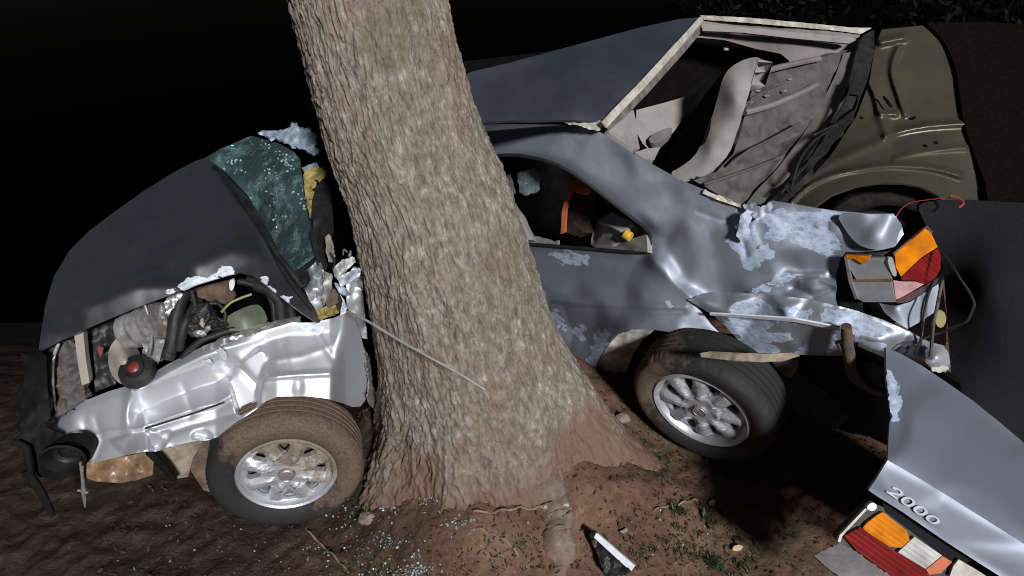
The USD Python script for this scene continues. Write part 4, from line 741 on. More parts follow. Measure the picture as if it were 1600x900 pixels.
# bumper
bo = [(1074, 468), (1100, 460), (1128, 456), (1200, 460), (1262, 467), (1310, 478), (1340, 486), (1380, 500), (1420, 518), (1452, 534), (1474, 540), (1483, 552), (1485, 572), (1478, 582), (1462, 578), (1430, 566), (1400, 552), (1385, 566), (1340, 545), (1330, 556), (1300, 556), (1260, 555), (1200, 552), (1168, 551), (1152, 530), (1130, 505), (1110, 490)]
psheet('rear_bumper', RS, 'bumper_lit_paint', bo, rn((1074, 468, -.105), (1100, 460, -.115), (1128, 456, -.130), (1200, 460, -.14), (1262, 467, -.155), (1340, 486, -.172), (1420, 518, -.185), (1452, 534, -.20), (1483, 552, -.25), (1485, 572, -.23),
       (1100, 474, -.075), (1150, 474, -.08), (1230, 480, -.09), (1310, 494, -.115), (1380, 518, -.13), (1440, 550, -.13), (1470, 566, -.15), (1140, 488, -.055), (1230, 494, -.062), (1310, 509, -.08), (1375, 534, -.10), (1430, 562, -.11), (1478, 582, -.17),
       (1140, 496, -.062), (1230, 501, -.07), (1310, 516, -.09), (1152, 530, -.075), (1230, 530, -.08), (1300, 540, -.10), (1168, 551, -.10), (1260, 555, -.11), (1330, 556, -.125), (1385, 566, -.13)), thick=.006, step=3, mode='lin', smooth=4, disp=dn(.006, 20, 87),
       masks={'chip': [P_((1148, 478), (1186, 476), (1230, 480), (1244, 492), (1240, 500), (1206, 500), (1198, 520), (1204, 540), (1216, 552), (1170, 552), (1160, 530), (1140, 512), (1128, 506), (1150, 500)), P_((1200, 520), (1236, 520), (1238, 528), (1204, 528)), P_((1240, 484), (1262, 488), (1258, 500), (1244, 498)), P_((1262, 540), (1300, 530), (1296, 552), (1250, 556)), P_((1290, 480), (1330, 492), (1380, 512), (1376, 522), (1330, 510), (1290, 496)), P_((1336, 520), (1380, 540), (1372, 548), (1336, 530))]})
psheet('bumper_strip', RS, 'pale_strip', [(1108, 490), (1150, 492), (1240, 498), (1312, 512), (1312, 517), (1240, 503), (1150, 495.5), (1110, 493)], rn((1108, 491, -.05), (1150, 494, -.044), (1240, 500, -.050), (1312, 514, -.068)), thick=.006, step=2.5, mode='rbf')
psheet('bumper_lip', RS, 'black_plastic', [(1338, 540), (1384, 560), (1386, 574), (1376, 570), (1336, 552)], rn((1338, 540, -.09), (1384, 560, -.10), (1376, 570, -.12)), thick=.02, step=4, mode='plane')
psheet('bumper_corner', RS, 'lit_silver_paint', [(1446, 546), (1466, 540), (1480, 548), (1485, 566), (1478, 576), (1458, 578), (1446, 566)], rn((1446, 546, -.12), (1466, 540, -.15), (1485, 566, -.15), (1458, 578, -.10), (1464, 560, -.085)), thick=.01, step=3)
psheet('bumper_corner_edge', RS, 'pale_edge', ragged([(1456, 574), (1478, 570), (1484, 577), (1470, 582), (1456, 580)], .7, 4, 3), rn((1456, 574, -.09), (1484, 577, -.12), (1470, 582, -.10)), thick=.008, step=3, mode='plane')
# tail lamp: black gasket, side face with a broken lens, rear face amber over red
psheet('lamp_gasket', RS, 'black_rubber', [(1308, 404), (1318, 393), (1350, 396), (1388, 393), (1420, 376), (1448, 352), (1458, 362), (1430, 392), (1396, 404), (1340, 420), (1344, 470), (1352, 500), (1330, 494), (1312, 478), (1304, 440)], rn((1308, 404, -.295), (1388, 393, -.31), (1448, 352, -.44), (1340, 420, -.27), (1352, 500, -.24), (1304, 440, -.27)), thick=.02, step=4)
lamp = dict(thick=.012, step=4, mode='plane')
LS = rn((1322, 402, -.262), (1386, 402, -.262), (1398, 470, -.215))
LR = rn((1386, 402, -.262), (1398, 470, -.215), (1466, 392, -.385))
TL = put('tail_lamp', *(lambda m: (m[0], 'lamp_grey', RS))(sheet([(1322, 403), (1386, 403), (1392, 436), (1338, 437), (1328, 420)], LS, **lamp)), smooth=True)
psheet('lamp_side_panel', TL, 'lamp_grey', [(1329, 441), (1393, 440), (1399, 472), (1350, 472), (1338, 466)], LS, **lamp)
psheet('lamp_divider', TL, 'orange_mud_liner', [(1328, 437), (1392, 435.5), (1393, 440.5), (1329, 441)], LS, thick=.016, step=4, mode='plane')
psheet('broken_amber_piece', TL, 'amber_lens', [(1321, 399), (1360, 400), (1358, 405), (1349, 413), (1343, 410), (1334, 404), (1324, 406)], rn((1322, 402, -.255), (1386, 402, -.255), (1398, 470, -.208)), **lamp)
psheet('lamp_edge', TL, 'bare_metal', [(1319, 402), (1323, 402), (1331, 440), (1340, 467), (1336, 468), (1326, 440)], rn((1322, 402, -.256), (1386, 402, -.256), (1398, 470, -.209)), thick=.016, step=3, mode='plane')
psheet('amber_lens', TL, 'amber_lens', [(1398, 397), (1446, 357), (1455, 364), (1465, 386), (1440, 402), (1408, 432), (1400, 418)], LR, **lamp)
psheet('red_lens', TL, 'red_lens', [(1408, 433), (1440, 404), (1466, 388), (1470, 400), (1470, 420), (1462, 434), (1446, 444), (1430, 438), (1410, 438)], LR, **lamp)
psheet('clear_lens', TL, 'reflector_white', chaikin([(1386, 404), (1394, 400), (1398, 414), (1402, 430), (1397, 433), (1391, 422)], 1), rn((1386, 402, -.255), (1398, 470, -.208), (1466, 392, -.378)), **lamp)
psheet('broken_clear_lens', TL, 'pink_lens', [(1396, 438), (1410, 440), (1430, 440), (1444, 444), (1424, 456), (1406, 466), (1400, 468)], LR, **lamp)
psheet('smoked_lens', TL, 'smoked_lens', [(1400, 470), (1408, 466), (1446, 446), (1466, 434), (1464, 444), (1440, 460), (1418, 472), (1402, 474)], LR, **lamp)
psheet('lamp_panel', RS, 'silver_paint', [(1374, 474), (1400, 478), (1422, 472), (1466, 444), (1469, 466), (1460, 488), (1436, 504), (1418, 514), (1396, 500), (1382, 488)], rn((1374, 474, -.235), (1400, 478, -.215), (1466, 444, -.37), (1460, 488, -.31), (1418, 514, -.20), (1392, 496, -.20)), thick=.008, step=3, mode='lin', smooth=4)
psheet('lamp_recess_shade', RS, 'shade_black', [(1440, 480), (1472, 440), (1480, 500), (1478, 540), (1450, 534), (1420, 516)], rn((1440, 480, -.40), (1472, 440, -.46), (1478, 540, -.36), (1420, 516, -.34)), thick=.01, step=6)  # near-black sheet painting in the dark hollow behind the lamp
psheet('wing_top_roll', RS, 'silver_paint', [(1306, 332), (1360, 335), (1396, 335), (1410, 352), (1412, 368), (1396, 386), (1372, 392), (1340, 384), (1318, 356)], rn((1306, 332, -.345), (1350, 334, -.352), (1372, 335, -.372), (1396, 335, -.378), (1412, 366, -.385), (1330, 356, -.322), (1352, 360, -.318), (1362, 370, -.292), (1380, 374, -.300), (1396, 386, -.325), (1340, 384, -.285), (1318, 356, -.325), (1372, 392, -.285)), thick=.006, step=3, mode='lin', smooth=6, round_=2)
psheet('added_valance', RS, 'shade_black', [(1245, 554), (1330, 556), (1390, 564), (1470, 580), (1500, 600), (1520, 740), (1440, 740), (1396, 690), (1350, 680), (1318, 640), (1290, 596)], rn((1330, 552, -.14), (1470, 576, -.2), (1520, 720, -.3), (1388, 640, -.25)), thick=.02, step=8)  # added black sheet that blocks the beam below the bumper
# loose wires by the lamp
for c_, m_, r_ in (([(1469, 392, -.36), (1480, 404, -.33), (1500, 435, -.27), (1518, 462, -.24), (1522, 480, -.23), (1515, 496, -.22), (1480, 516, -.22), (1450, 526, -.20), (1415, 545, -.14)], 'wire_black', .0042), ([(1459, 440, -.33), (1448, 470, -.26), (1443, 500, -.2), (1441, 520, -.18), (1428, 552, -.11)], 'wire_black', .0042),
                   ([(1472, 440, -.35), (1466, 470, -.28), (1458, 510, -.22), (1454, 560, -.08)], 'silencer_steel', .006), ([(1440, 530, -.17), (1428, 540, -.13), (1412, 556, -.11)], 'wire_black', .003)):
    put('loose_wire', ptube(rn(*c_), r_, 50, 6), m_, RS)
psheet('wire_plug', RS, 'yellow_tape', chaikin([(1460, 486), (1474, 484), (1480, 500), (1472, 514), (1462, 508)], 1), rn((1460, 486, -.33), (1480, 500, -.34), (1462, 508, -.31)), thick=.02, step=3, mode='plane')
# below the bumper: bent tail pipe, silencer
put('tail_pipe', cat_([ptube([(1322, 520, 'Rn', -0.200), (1326, 550, 'Rn', -0.200), (1334, 588, 'Rn', -0.220), (1350, 602, 'Rn', -0.250), (1378, 614, 'Rn', -0.300), (1400, 612, 'Rn', -0.350)], [.017, .020, .020, .017, .014, .01], 40, 10)]), 'silencer_steel', RS)
put('pipe_clamp', cat_([ptube([(1322, 510, 'Rn', -0.195), (1324, 530, 'Rn', -0.195)], [.017, .019], 6, 16), ptube([(1310, 534, 'Rn', -0.200), (1318, 548, 'Rn', -0.195)], [.014, .010], 6, 8)]), 'rusty_metal', RS)
ps = revolve([(.001, .15), (.055, .148), (.072, .135), (.076, .12), (.076, -.12), (.070, -.14), (.05, -.15), (.001, -.15)][::-1], 48)
ps.vertices = ps.vertices * [1.0, .8, 1] * .98
c_ = at(1266, 628, 'Rn', -.45); za = unit(.62 * RT - .55 * UP - .3 * FW); xa = unit(np.cross(za, FW)); 
put('silencer', moved(ps, frame(c_, xa, np.cross(za, xa), za)), 'silencer_steel', RS)

# the empty rear window: frame edges, pillar lining, seats inside
psheet('rear_window_edge', RS, 'pale_edge', [(941, 190), (958, 171), (1000, 128), (1050, 74), (1094, 26), (1102, 29), (1058, 80), (1008, 136), (966, 180), (948, 200)], [(941, 190, 'z', 1.285), (1000, 128, 'z', 1.336), (1094, 26, 'z', 1.372), (1102, 29, 'z', 1.35), (1008, 136, 'z', 1.315), (948, 200, 'z', 1.26)], thick=.006, step=3, mode='rbf', disp=dn(.01, 12, 90))
psheet('rear_window_channel', RS, 'dull_metal', [(948, 200), (966, 180), (1008, 136), (1058, 80), (1102, 29), (1110, 34), (1064, 88), (1014, 144), (974, 186), (952, 204)], [(948, 200, 'z', 1.25), (1008, 136, 'z', 1.305), (1102, 29, 'z', 1.34), (1110, 34, 'z', 1.31), (1014, 144, 'z', 1.28), (952, 204, 'z', 1.23)], thick=.006, step=4, disp=dn(.01, 12, 91))
psheet('pillar_edge', RS, 'pale_edge', [(1094, 24), (1160, 27), (1250, 35), (1330, 43), (1362, 44), (1345, 53), (1300, 47), (1240, 42), (1160, 35), (1100, 31)], [(1094, 24, 'z', 1.372), (1250, 35, 'z', 1.37), (1362, 44, 'z', 1.36), (1300, 47, 'z', 1.345), (1160, 35, 'z', 1.355)], thick=.008, step=3, disp=dn(.012, 14, 92))
psheet('pillar_trim', RS, 'grey_trim', [(1094, 36), (1102, 31), (1160, 36), (1240, 43), (1300, 48), (1344, 54), (1336, 76), (1316, 92), (1290, 108), (1262, 116), (1240, 112), (1232, 94), (1220, 84), (1180, 76), (1130, 62), (1082, 58)], [(1094, 36, 'z', 1.34), (1160, 36, 'z', 1.345), (1344, 54, 'z', 1.33), (1316, 92, 'z', 1.24), (1240, 112, 'z', 1.18), (1180, 76, 'z', 1.25), (1082, 58, 'z', 1.28), (1240, 60, 'z', 1.305), (1150, 52, 'z', 1.30)], thick=.012, step=4, mode='lin', smooth=4)
psheet('lining_step', RS, 'grey_cloth', [(1096, 37), (1160, 42), (1240, 50), (1330, 58), (1338, 62), (1326, 68), (1240, 60), (1160, 51), (1098, 48)], [(1096, 37, 'z', 1.345), (1240, 50, 'z', 1.345), (1338, 62, 'z', 1.335), (1240, 60, 'z', 1.322), (1098, 48, 'z', 1.322)], thick=.012, step=4, mode='rbf')
put('dome_screw', blob(1135, 76, 'z', 1.22, .012, 3, (1.2, .8, 1), .2, 3), 'white_plastic', RS)
put('dome_screw', blob(990, 161, 'z', 1.2, .008, 4, (1, 1, 1), .2, 3), 'white_plastic', RS)
psheet('seat_back', RS, 'grey_cloth', chaikin([(1186, 88), (1164, 92), (1142, 104), (1130, 120), (1124, 142), (1112, 186), (1098, 222), (1084, 246), (1062, 262), (1046, 270), (1060, 284), (1090, 282), (1120, 262), (1140, 240), (1150, 210), (1160, 180), (1172, 140), (1180, 110)], 1),
       [(1186, 88, 'Y', 2.78), (1142, 104, 'Y', 2.82), (1124, 142, 'Y', 2.80), (1098, 222, 'Y', 2.70), (1046, 270, 'Y', 2.62), (1060, 284, 'Y', 2.56), (1120, 262, 'Y', 2.56), (1150, 210, 'Y', 2.66), (1172, 140, 'Y', 2.74), (1150, 150, 'Y', 2.70), (1110, 230, 'Y', 2.62)], thick=.06, step=4, disp=dn(.015, 40, 93))
psheet('seat_side', RS, 'shade_black', [(1124, 142), (1098, 222), (1062, 262), (1030, 268), (1060, 216), (1100, 150), (1130, 112)], [(1124, 142, 'Y', 2.86), (1062, 262, 'Y', 2.7), (1060, 216, 'Y', 2.9)], thick=.03, step=6, mode='plane')
psheet('door_lining', RS, 'grey_cloth', [(994, 172), (1040, 160), (1094, 144), (1076, 172), (1056, 202), (1036, 226), (1016, 236), (1004, 224), (994, 206)], [(994, 172, 'Y', 3.05), (1094, 144, 'Y', 3.10), (1036, 226, 'Y', 2.92), (994, 206, 'Y', 2.92)], thick=.04, step=5, mode='lin', smooth=3)
psheet('arm_rest', RS, 'grey_trim', chaikin([(1012, 214), (1044, 198), (1052, 202), (1040, 218), (1018, 226)], 1), [(1012, 214, 'Y', 2.90), (1052, 202, 'Y', 2.92), (1018, 226, 'Y', 2.86)], thick=.03, step=4, mode='plane')
psheet('pillar_lining', RS, 'grey_cloth', [(947, 196), (958, 184), (974, 176), (990, 172), (994, 190), (996, 214), (1000, 232), (990, 234), (972, 222), (954, 210)], [(947, 196, 'Y', 2.60), (974, 176, 'Y', 2.68), (990, 172, 'Y', 2.76), (996, 214, 'Y', 2.70), (1000, 232, 'Y', 2.62), (972, 222, 'Y', 2.58)], thick=.03, step=4, disp=dn(.03, 16, 94))
psheet('seat_base', RS, 'grey_cloth', [(992, 238), (1010, 232), (1032, 230), (1022, 250), (1006, 248)], [(992, 238, 'Y', 2.58), (1032, 230, 'Y', 2.66), (1006, 248, 'Y', 2.56)], thick=.05, step=4, mode='plane')
# the bare board of the rear seat back, with ribs, then the parcel edge and the long rubber seal
psheet('seat_back_board', RS, 'seat_back_board', [(1184, 118), (1204, 108), (1240, 98), (1290, 88), (1322, 78), (1338, 76), (1322, 120), (1296, 176), (1262, 226), (1220, 276), (1184, 318), (1166, 322), (1130, 308), (1084, 282), (1120, 268), (1146, 240), (1158, 204), (1166, 170), (1176, 140)],
       [(1184, 118, 'Y', 2.86), (1240, 98, 'Y', 3.0), (1338, 76, 'Y', 3.22), (1296, 176, 'Y', 2.9), (1220, 276, 'Y', 2.58), (1166, 322, 'Y', 2.44), (1084, 282, 'Y', 2.48), (1146, 240, 'Y', 2.60), (1166, 170, 'Y', 2.74), (1230, 180, 'Y', 2.82)], thick=.03, step=4, disp=dn(.07, 26, 95))
for a_ in ([(1186, 124, 2.82), (1196, 112, 2.86), (1240, 100, 2.96), (1280, 92, 3.06)], [(1164, 176, 2.70), (1200, 166, 2.76), (1240, 150, 2.84), (1276, 132, 2.95)], [(1160, 170, 2.72), (1182, 150, 2.78), (1226, 128, 2.88)], [(1140, 258, 2.54), (1176, 232, 2.58), (1250, 192, 2.76)], [(1100, 288, 2.45), (1150, 272, 2.50), (1224, 244, 2.60)]):
    put('board_rib', ptube([(x, y, 'Y', Y_ - .012) for x, y, Y_ in a_], .012 if a_[0][1] in (124, 176) else .006, 24), 'grey_trim' if a_[0][1] in (124, 176) else 'seat_back_board', RS)
for x, y, Y_ in ((1184, 142, 2.78), (1198, 150, 2.79), (1226, 142, 2.86), (1172, 160, 2.74), (1234, 124, 2.92), (1282, 166, 2.90)):
    put('board_clip', blob(x, y, 'Y', Y_ + .01, .007, int(x), (1.6, .7, .6), .3, 2), 'grey_trim', RS)
psheet('parcel_edge', RS, 'grey_trim', [(1164, 321), (1180, 300), (1216, 262), (1252, 214), (1284, 162), (1306, 116), (1318, 84), (1334, 80), (1324, 124), (1304, 170), (1272, 222), (1232, 276), (1196, 314), (1178, 326)], [(1164, 321, 'Y', 2.40), (1216, 262, 'Y', 2.58), (1284, 162, 'Y', 2.92), (1318, 84, 'Y', 3.16), (1334, 80, 'Y', 3.16), (1304, 170, 'Y', 2.86), (1232, 276, 'Y', 2.50), (1178, 326, 'Y', 2.36)], thick=.02, step=4)
psheet('boot_seal', RS, 'black_rubber', [(1188, 322), (1206, 312), (1240, 274), (1274, 226), (1308, 172), (1328, 124), (1338, 80), (1350, 54), (1366, 46), (1366, 80), (1356, 124), (1334, 178), (1300, 226), (1262, 270), (1226, 308), (1206, 324)],
       [(1188, 322, 'Y', 2.34), (1240, 274, 'Y', 2.48), (1308, 172, 'Y', 2.82), (1338, 80, 'Y', 3.12), (1366, 46, 'Y', 3.26), (1356, 124, 'Y', 2.98), (1300, 226, 'Y', 2.60), (1226, 308, 'Y', 2.34), (1206, 324, 'Y', 2.32), (1320, 150, 'Y', 2.86), (1262, 250, 'Y', 2.50)], thick=.03, step=4, disp=dn(.03, 16, 96))
for a_ in ([(1220, 302, 2.34), (1262, 254, 2.48), (1312, 176, 2.76), (1336, 120, 2.92)], [(1236, 300, 2.34), (1250, 250, 2.46), (1280, 214, 2.58), (1310, 196, 2.68)], [(1270, 212, 2.56), (1290, 202, 2.6), (1316, 190, 2.66), (1338, 168, 2.8), (1342, 150, 2.86), (1330, 146, 2.84)]):
    put('seal_wire', ptube([(x, y, 'Y', Y_) for x, y, Y_ in a_], .0045, 40, 6), 'black_rubber', RS)
psheet('torn_corner_metal', RS, 'silver_paint', ragged([(1160, 322), (1176, 316), (1190, 324), (1204, 314), (1208, 326), (1196, 336), (1184, 344), (1174, 336)], .8, 14, 4), rn((1160, 322, -.31), (1190, 324, -.325), (1208, 326, -.33), (1184, 344, -.265)), thick=.006, step=3, mode='lin', disp=dn(.02, 12, 97))
psheet('parcel_shelf_strip', RS, 'pale_edge', [(1100, 297), (1130, 309), (1166, 323), (1168, 328), (1150, 322), (1120, 312), (1098, 302)], rn((1100, 297, -.325), (1166, 323, -.325), (1120, 312, -.31)), thick=.006, step=3, mode='plane', disp=dn(.015, 8, 98))
# the open boot: far inner side with its wheel housing
RIBS = [([(1236, 316), (1262, 292), (1300, 274), (1340, 265), (1390, 259), (1440, 261), (1500, 275)], 4.5, .030), ([(1384, 213), (1420, 202), (1460, 196), (1510, 193)], 5, .022), ([(1398, 248), (1440, 238), (1510, 231)], 4, .014),
        ([(1356, 124), (1368, 150), (1376, 176), (1400, 178)], 5, .024), ([(1404, 76), (1394, 110), (1404, 148), (1414, 178)], 5, .022), ([(1376, 66), (1412, 59)], 6, .03), ([(1376, 184), (1384, 212), (1340, 236), (1290, 258), (1262, 278)], 9, .022)]
def chaikin_line(l):
    p = curve(np.array(l, float), 30); return [tuple(q) for q in p]
def ribs(x, y):
    P = shapely.points(np.c_[x, y]); o = 0 * x
    for l_, w_, a_ in RIBS: o = o - a_ * np.exp(-(shapely.distance(LineString(chaikin_open(l_)), P) / w_) ** 2)
    return o
def chaikin_open(l):
    p = curve(np.array(l, float), 24); return [tuple(q) for q in p]
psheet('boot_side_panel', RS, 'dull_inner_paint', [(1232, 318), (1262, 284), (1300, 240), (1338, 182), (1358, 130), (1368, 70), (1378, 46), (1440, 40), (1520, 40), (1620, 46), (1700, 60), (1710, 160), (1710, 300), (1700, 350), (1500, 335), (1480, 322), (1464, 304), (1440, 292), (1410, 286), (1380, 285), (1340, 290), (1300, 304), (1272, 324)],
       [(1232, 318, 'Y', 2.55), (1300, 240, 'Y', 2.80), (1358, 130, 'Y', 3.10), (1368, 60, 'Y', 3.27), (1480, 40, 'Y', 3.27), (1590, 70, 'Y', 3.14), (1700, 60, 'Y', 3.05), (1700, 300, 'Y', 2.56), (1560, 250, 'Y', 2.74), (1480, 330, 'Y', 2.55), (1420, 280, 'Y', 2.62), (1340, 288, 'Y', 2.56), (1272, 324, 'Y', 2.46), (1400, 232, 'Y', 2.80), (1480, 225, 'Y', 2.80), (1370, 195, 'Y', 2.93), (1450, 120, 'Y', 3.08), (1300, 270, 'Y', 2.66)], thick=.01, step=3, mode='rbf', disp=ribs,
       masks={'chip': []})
psheet('boot_shade_sheet', RS, 'boot_shade', chaikin_line([(1446, 36), (1478, 70), (1496, 120), (1504, 180), (1522, 240), (1540, 290), (1546, 352)]) + [(1730, 360), (1730, 60), (1620, 40), (1540, 34)],  # dark sheet over the panel, painting in the light's fall-off
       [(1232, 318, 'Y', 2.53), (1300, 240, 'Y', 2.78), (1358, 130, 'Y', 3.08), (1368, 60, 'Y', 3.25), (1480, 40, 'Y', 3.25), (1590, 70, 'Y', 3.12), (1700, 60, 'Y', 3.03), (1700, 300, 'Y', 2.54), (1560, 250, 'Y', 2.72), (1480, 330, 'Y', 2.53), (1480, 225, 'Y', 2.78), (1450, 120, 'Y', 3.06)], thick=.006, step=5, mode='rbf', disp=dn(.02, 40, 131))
psheet('panel_slot', RS, 'shade_black', chaikin([(1378, 150), (1383, 150), (1396, 166), (1391, 168)], 1), [(1378, 150, 'Y', 2.985), (1396, 166, 'Y', 2.955), (1391, 168, 'Y', 2.95)], thick=.004, step=3, mode='plane')
for x, y, Y_ in ((1346, 184, 2.92), (1462, 223, 2.76), (1428, 184, 2.92)):
    put('panel_hole', blob(x, y, 'Y', Y_, .008, 3, (1.2, .8, .4), 0, 2), 'shade_black', RS)
# spare wheel standing in the well
sp_c = at(1382, 372, 'Y', 2.78); zs = unit(-.3 * RT - .9 * FW * [1, 1, 0]); xs = unit(np.cross([0, 0, 1.0], zs))
pr = np.array([(.19, -.08), (.19, .06), (.205, .085), (.245, .095), (.275, .085), (.29, .06), (.29, -.06), (.27, -.085), (.20, -.085)])
put('spare_tyre', moved(revolve(pr, 96), frame(sp_c, xs, np.cross(zs, xs), zs)), 'black_rubber', RS)
put('spare_rim', moved(revolve([(.001, .02), (.10, .03), (.15, .0), (.186, .05), (.19, .04), (.19, -.05), (.001, -.02)][::-1], 64), frame(sp_c, xs, np.cross(zs, xs), zs)), 'black_plastic', RS)
put('red_wire', ptube([(1396, 350, 'Y', 2.34), (1404, 332, 'Y', 2.36), (1420, 318, 'Y', 2.38), (1452, 312, 'Y', 2.36), (1486, 309, 'Y', 2.34)], .0014, 30, 6), 'wire_red', RS)
put('red_wire', ptube([(1484, 306, 'Y', 2.33), (1496, 309, 'Y', 2.32), (1506, 316, 'Y', 2.30), (1498, 324, 'Y', 2.29)], .004, 20, 6), 'wire_red', RS)
# seen through the side window
psheet('seat_edge', RS, 'grey_cloth', [(782, 296), (794, 302), (812, 336), (832, 374), (806, 378), (780, 372)], [(782, 296, 'Y', 2.82), (812, 336, 'Y', 2.72), (832, 374, 'Y', 2.62), (780, 372, 'Y', 2.7)], thick=.06, step=4, mode='lin', smooth=3)
psheet('broken_sill_trim', RS, 'grey_cloth', ragged([(804, 376), (836, 368), (850, 372), (868, 378), (874, 374), (872, 384), (850, 382), (806, 380)], .6, 15, 4), rn((804, 376, -.28), (872, 376, -.27), (850, 382, -.24)), thick=.01, step=3, mode='plane', disp=dn(.03, 8, 103))
psheet('window_glass', RS, 'pale_glass_crust', ragged([(778, 276), (798, 273), (804, 290), (806, 304), (792, 300), (780, 290)], .6, 16, 4), [(778, 276, 'Y', 3.36), (804, 290, 'Y', 3.36), (792, 300, 'Y', 3.34)], thick=.006, step=4, mode='plane', disp=dn(.03, 10, 105))
psheet('window_glass', RS, 'pale_glass_crust', ragged([(808, 272), (834, 262), (840, 268), (846, 282), (842, 298), (820, 307), (812, 300)], .7, 17, 4), [(808, 272, 'Y', 3.36), (846, 282, 'Y', 3.36), (820, 307, 'Y', 3.34)], thick=.006, step=4, mode='plane', disp=dn(.03, 10, 106))
put('mirror_mount', blob(790, 298, 'Y', 2.70, .018, 7, (1.2, .8, 1), .2, 3), 'white_plastic', RS)
# things lying in the cabin
def rc(*a): return [(x, y, 'Rn', n_ - .02) for x, y, n_ in a]
can = thing('canister', 'pale plastic canister with a yellow cap lying behind the side window', 'canister')
psheet('body', can, 'canister_plastic', chaikin([(922, 388), (926, 362), (934, 344), (956, 330), (986, 346), (990, 356), (980, 378), (960, 388)], 1), rc((922, 388, -.42), (934, 344, -.50), (956, 330, -.55), (986, 346, -.42), (960, 388, -.36), (950, 350, -.40)), thick=.08, step=3, mode='lin', smooth=2)
psheet('shoulder', can, 'canister_plastic', [(932, 346), (956, 331), (986, 346), (980, 356), (966, 360), (950, 352)], rc((932, 346, -.42), (956, 331, -.46), (986, 346, -.38), (966, 360, -.35)), thick=.02, step=3, mode='plane')
c_ = at(981, 368, 'Rn', -.37); za = unit(RT * .8 + Rn * .6); xa = unit(np.cross([0, 0, 1.0], za))
put('cap', moved(revolve([(.001, .015), (.018, .015), (.021, .010), (.021, -.012), (.001, -.012)][::-1], 32), frame(c_, xa, np.cross(za, xa), za)), 'yellow_plastic', can)
psheet('parcel', '/World', 'grey_cloth', [(930, 388), (960, 382), (990, 372), (1010, 366), (1012, 394), (980, 392)], rc((930, 388, -.40), (1010, 366, -.34), (1012, 394, -.28)), thick=.05, step=4, mode='plane', disp=dn(.02, 14, 107))
tag('/World/parcel', 'pale grey cloth bundle under the yellow capped canister in the window corner', 'bundle')
def rb(*a): return [(x, y, 'Rn', n_ + .13) for x, y, n_ in a]
bag = thing('bag', 'dark bag with an orange red top band hanging inside the side window', 'bag')
psheet('top_band', bag, 'orange_cloth', chaikin([(884, 292), (890, 281), (904, 280), (920, 292), (922, 306), (908, 304), (892, 298)], 1), rb((884, 292, -.58), (904, 280, -.56), (922, 306, -.52), (900, 295, -.52)), thick=.03, step=3, disp=dn(.02, 12, 108))
psheet('side_strap', bag, 'orange_cloth', [(886, 296), (892, 298), (884, 330), (882, 364), (876, 366), (878, 330)], rb((886, 296, -.58), (882, 364, -.52), (878, 330, -.55)), thick=.015, step=3, mode='plane')
psheet('bag_body', bag, 'bag_cloth', ragged([(892, 298), (918, 306), (920, 340), (910, 372), (884, 364), (888, 330)], .7, 18, 4), rb((892, 298, -.62), (918, 306, -.6), (910, 372, -.54), (884, 364, -.56)), thick=.06, step=3, mode='plane', disp=dn(.03, 14, 109))

# ------------------------------------------------------------------ the torn boot lid, propped at the right
LD = thing('boot_lid', 'torn silver boot lid with raised 2000 badge and tail lamp, leaning at the lower right', 'boot lid')
LP0 = at(1385, 545, 't', 2.40); LN = unit([.32, -.28, .91]); AX['Ln'] = (LP0, LN)
FA_, FB_ = at(1387, 719, 'Ln', 0), at(1600, 850, 'Ln', 0)              # the fold between the lid's top and its rear face
fd = unit(FB_ - FA_); LN2 = np.array([.30, -.93, .30]); LN2 = unit(LN2 - fd * (LN2 @ fd)); AX['Lr'] = (FA_, LN2)
LN3 = np.array([.2, -.88, .42]); LN3 = unit(LN3 - fd * (LN3 @ fd)); AX['Lt'] = (at(1378, 790, 't', depth(1378., 790., 'Lr', 0) + .035), LN3)
def ln(*a): return [(x, y, 'Ln', n_) for x, y, n_ in a]
def lr(*a): return [(x, y, 'Lr', n_) for x, y, n_ in a]
def lt(*a): return [(x, y, 'Lt', n_) for x, y, n_ in a]
lid = [(1384, 542), (1410, 554), (1440, 571), (1480, 598), (1520, 626), (1560, 658), (1600, 692), (1690, 768), (1900, 930), (2060, 1060), (2060, 1160), (1900, 1036), (1690, 906), (1600, 850), (1540, 812), (1470, 768), (1430, 744), (1387, 719), (1388, 690), (1390, 660), (1394, 652), (1392, 640), (1390, 622), (1386, 600), (1385, 580)]
psheet('lid_panel', LD, 'lid_paint', lid, ln((1385, 543, -.012), (1440, 571, -.012), (1520, 626, -.012), (1600, 692, -.012), (1690, 768, -.012), (2060, 1060, -.012), (1410, 565, .0), (1480, 610, .0), (1600, 705, .0), (1690, 785, 0), (2060, 1090, 0), (1387, 719, -.006), (1470, 768, -.006), (1600, 850, -.006), (1690, 906, -.006), (2060, 1160, -.006),
       (1400, 715, .004), (1480, 762, .004), (1600, 838, .004), (1450, 600, .0), (1430, 616, .004), (1455, 622, .012), (1468, 650, .010), (1470, 690, .004), (1430, 650, .016), (1425, 690, .010), (1400, 620, -.012), (1404, 660, -.016), (1396, 690, -.012), (1500, 680, 0), (1560, 720, 0), (1540, 770, .002), (1690, 830, .0)), thick=.010, step=4, mode='lin', smooth=9,
       masks={'chip': [P_((1386, 585), (1396, 590), (1398, 610), (1406, 628), (1400, 640), (1404, 652), (1394, 660), (1388, 652), (1392, 630), (1388, 606))]})
psheet('torn_edge', LD, 'torn_paint', ragged([(1385, 576), (1394, 582), (1398, 596), (1402, 604), (1408, 602), (1402, 618), (1410, 634), (1402, 646), (1396, 652), (1390, 640), (1389, 620), (1386, 600)], .6, 19, 3), ln((1385, 576, .006), (1398, 596, .006), (1408, 630, .012), (1396, 652, .006), (1389, 620, .008)), thick=.004, step=2.5, mode='lin', disp=dn(.010, 10, 110))
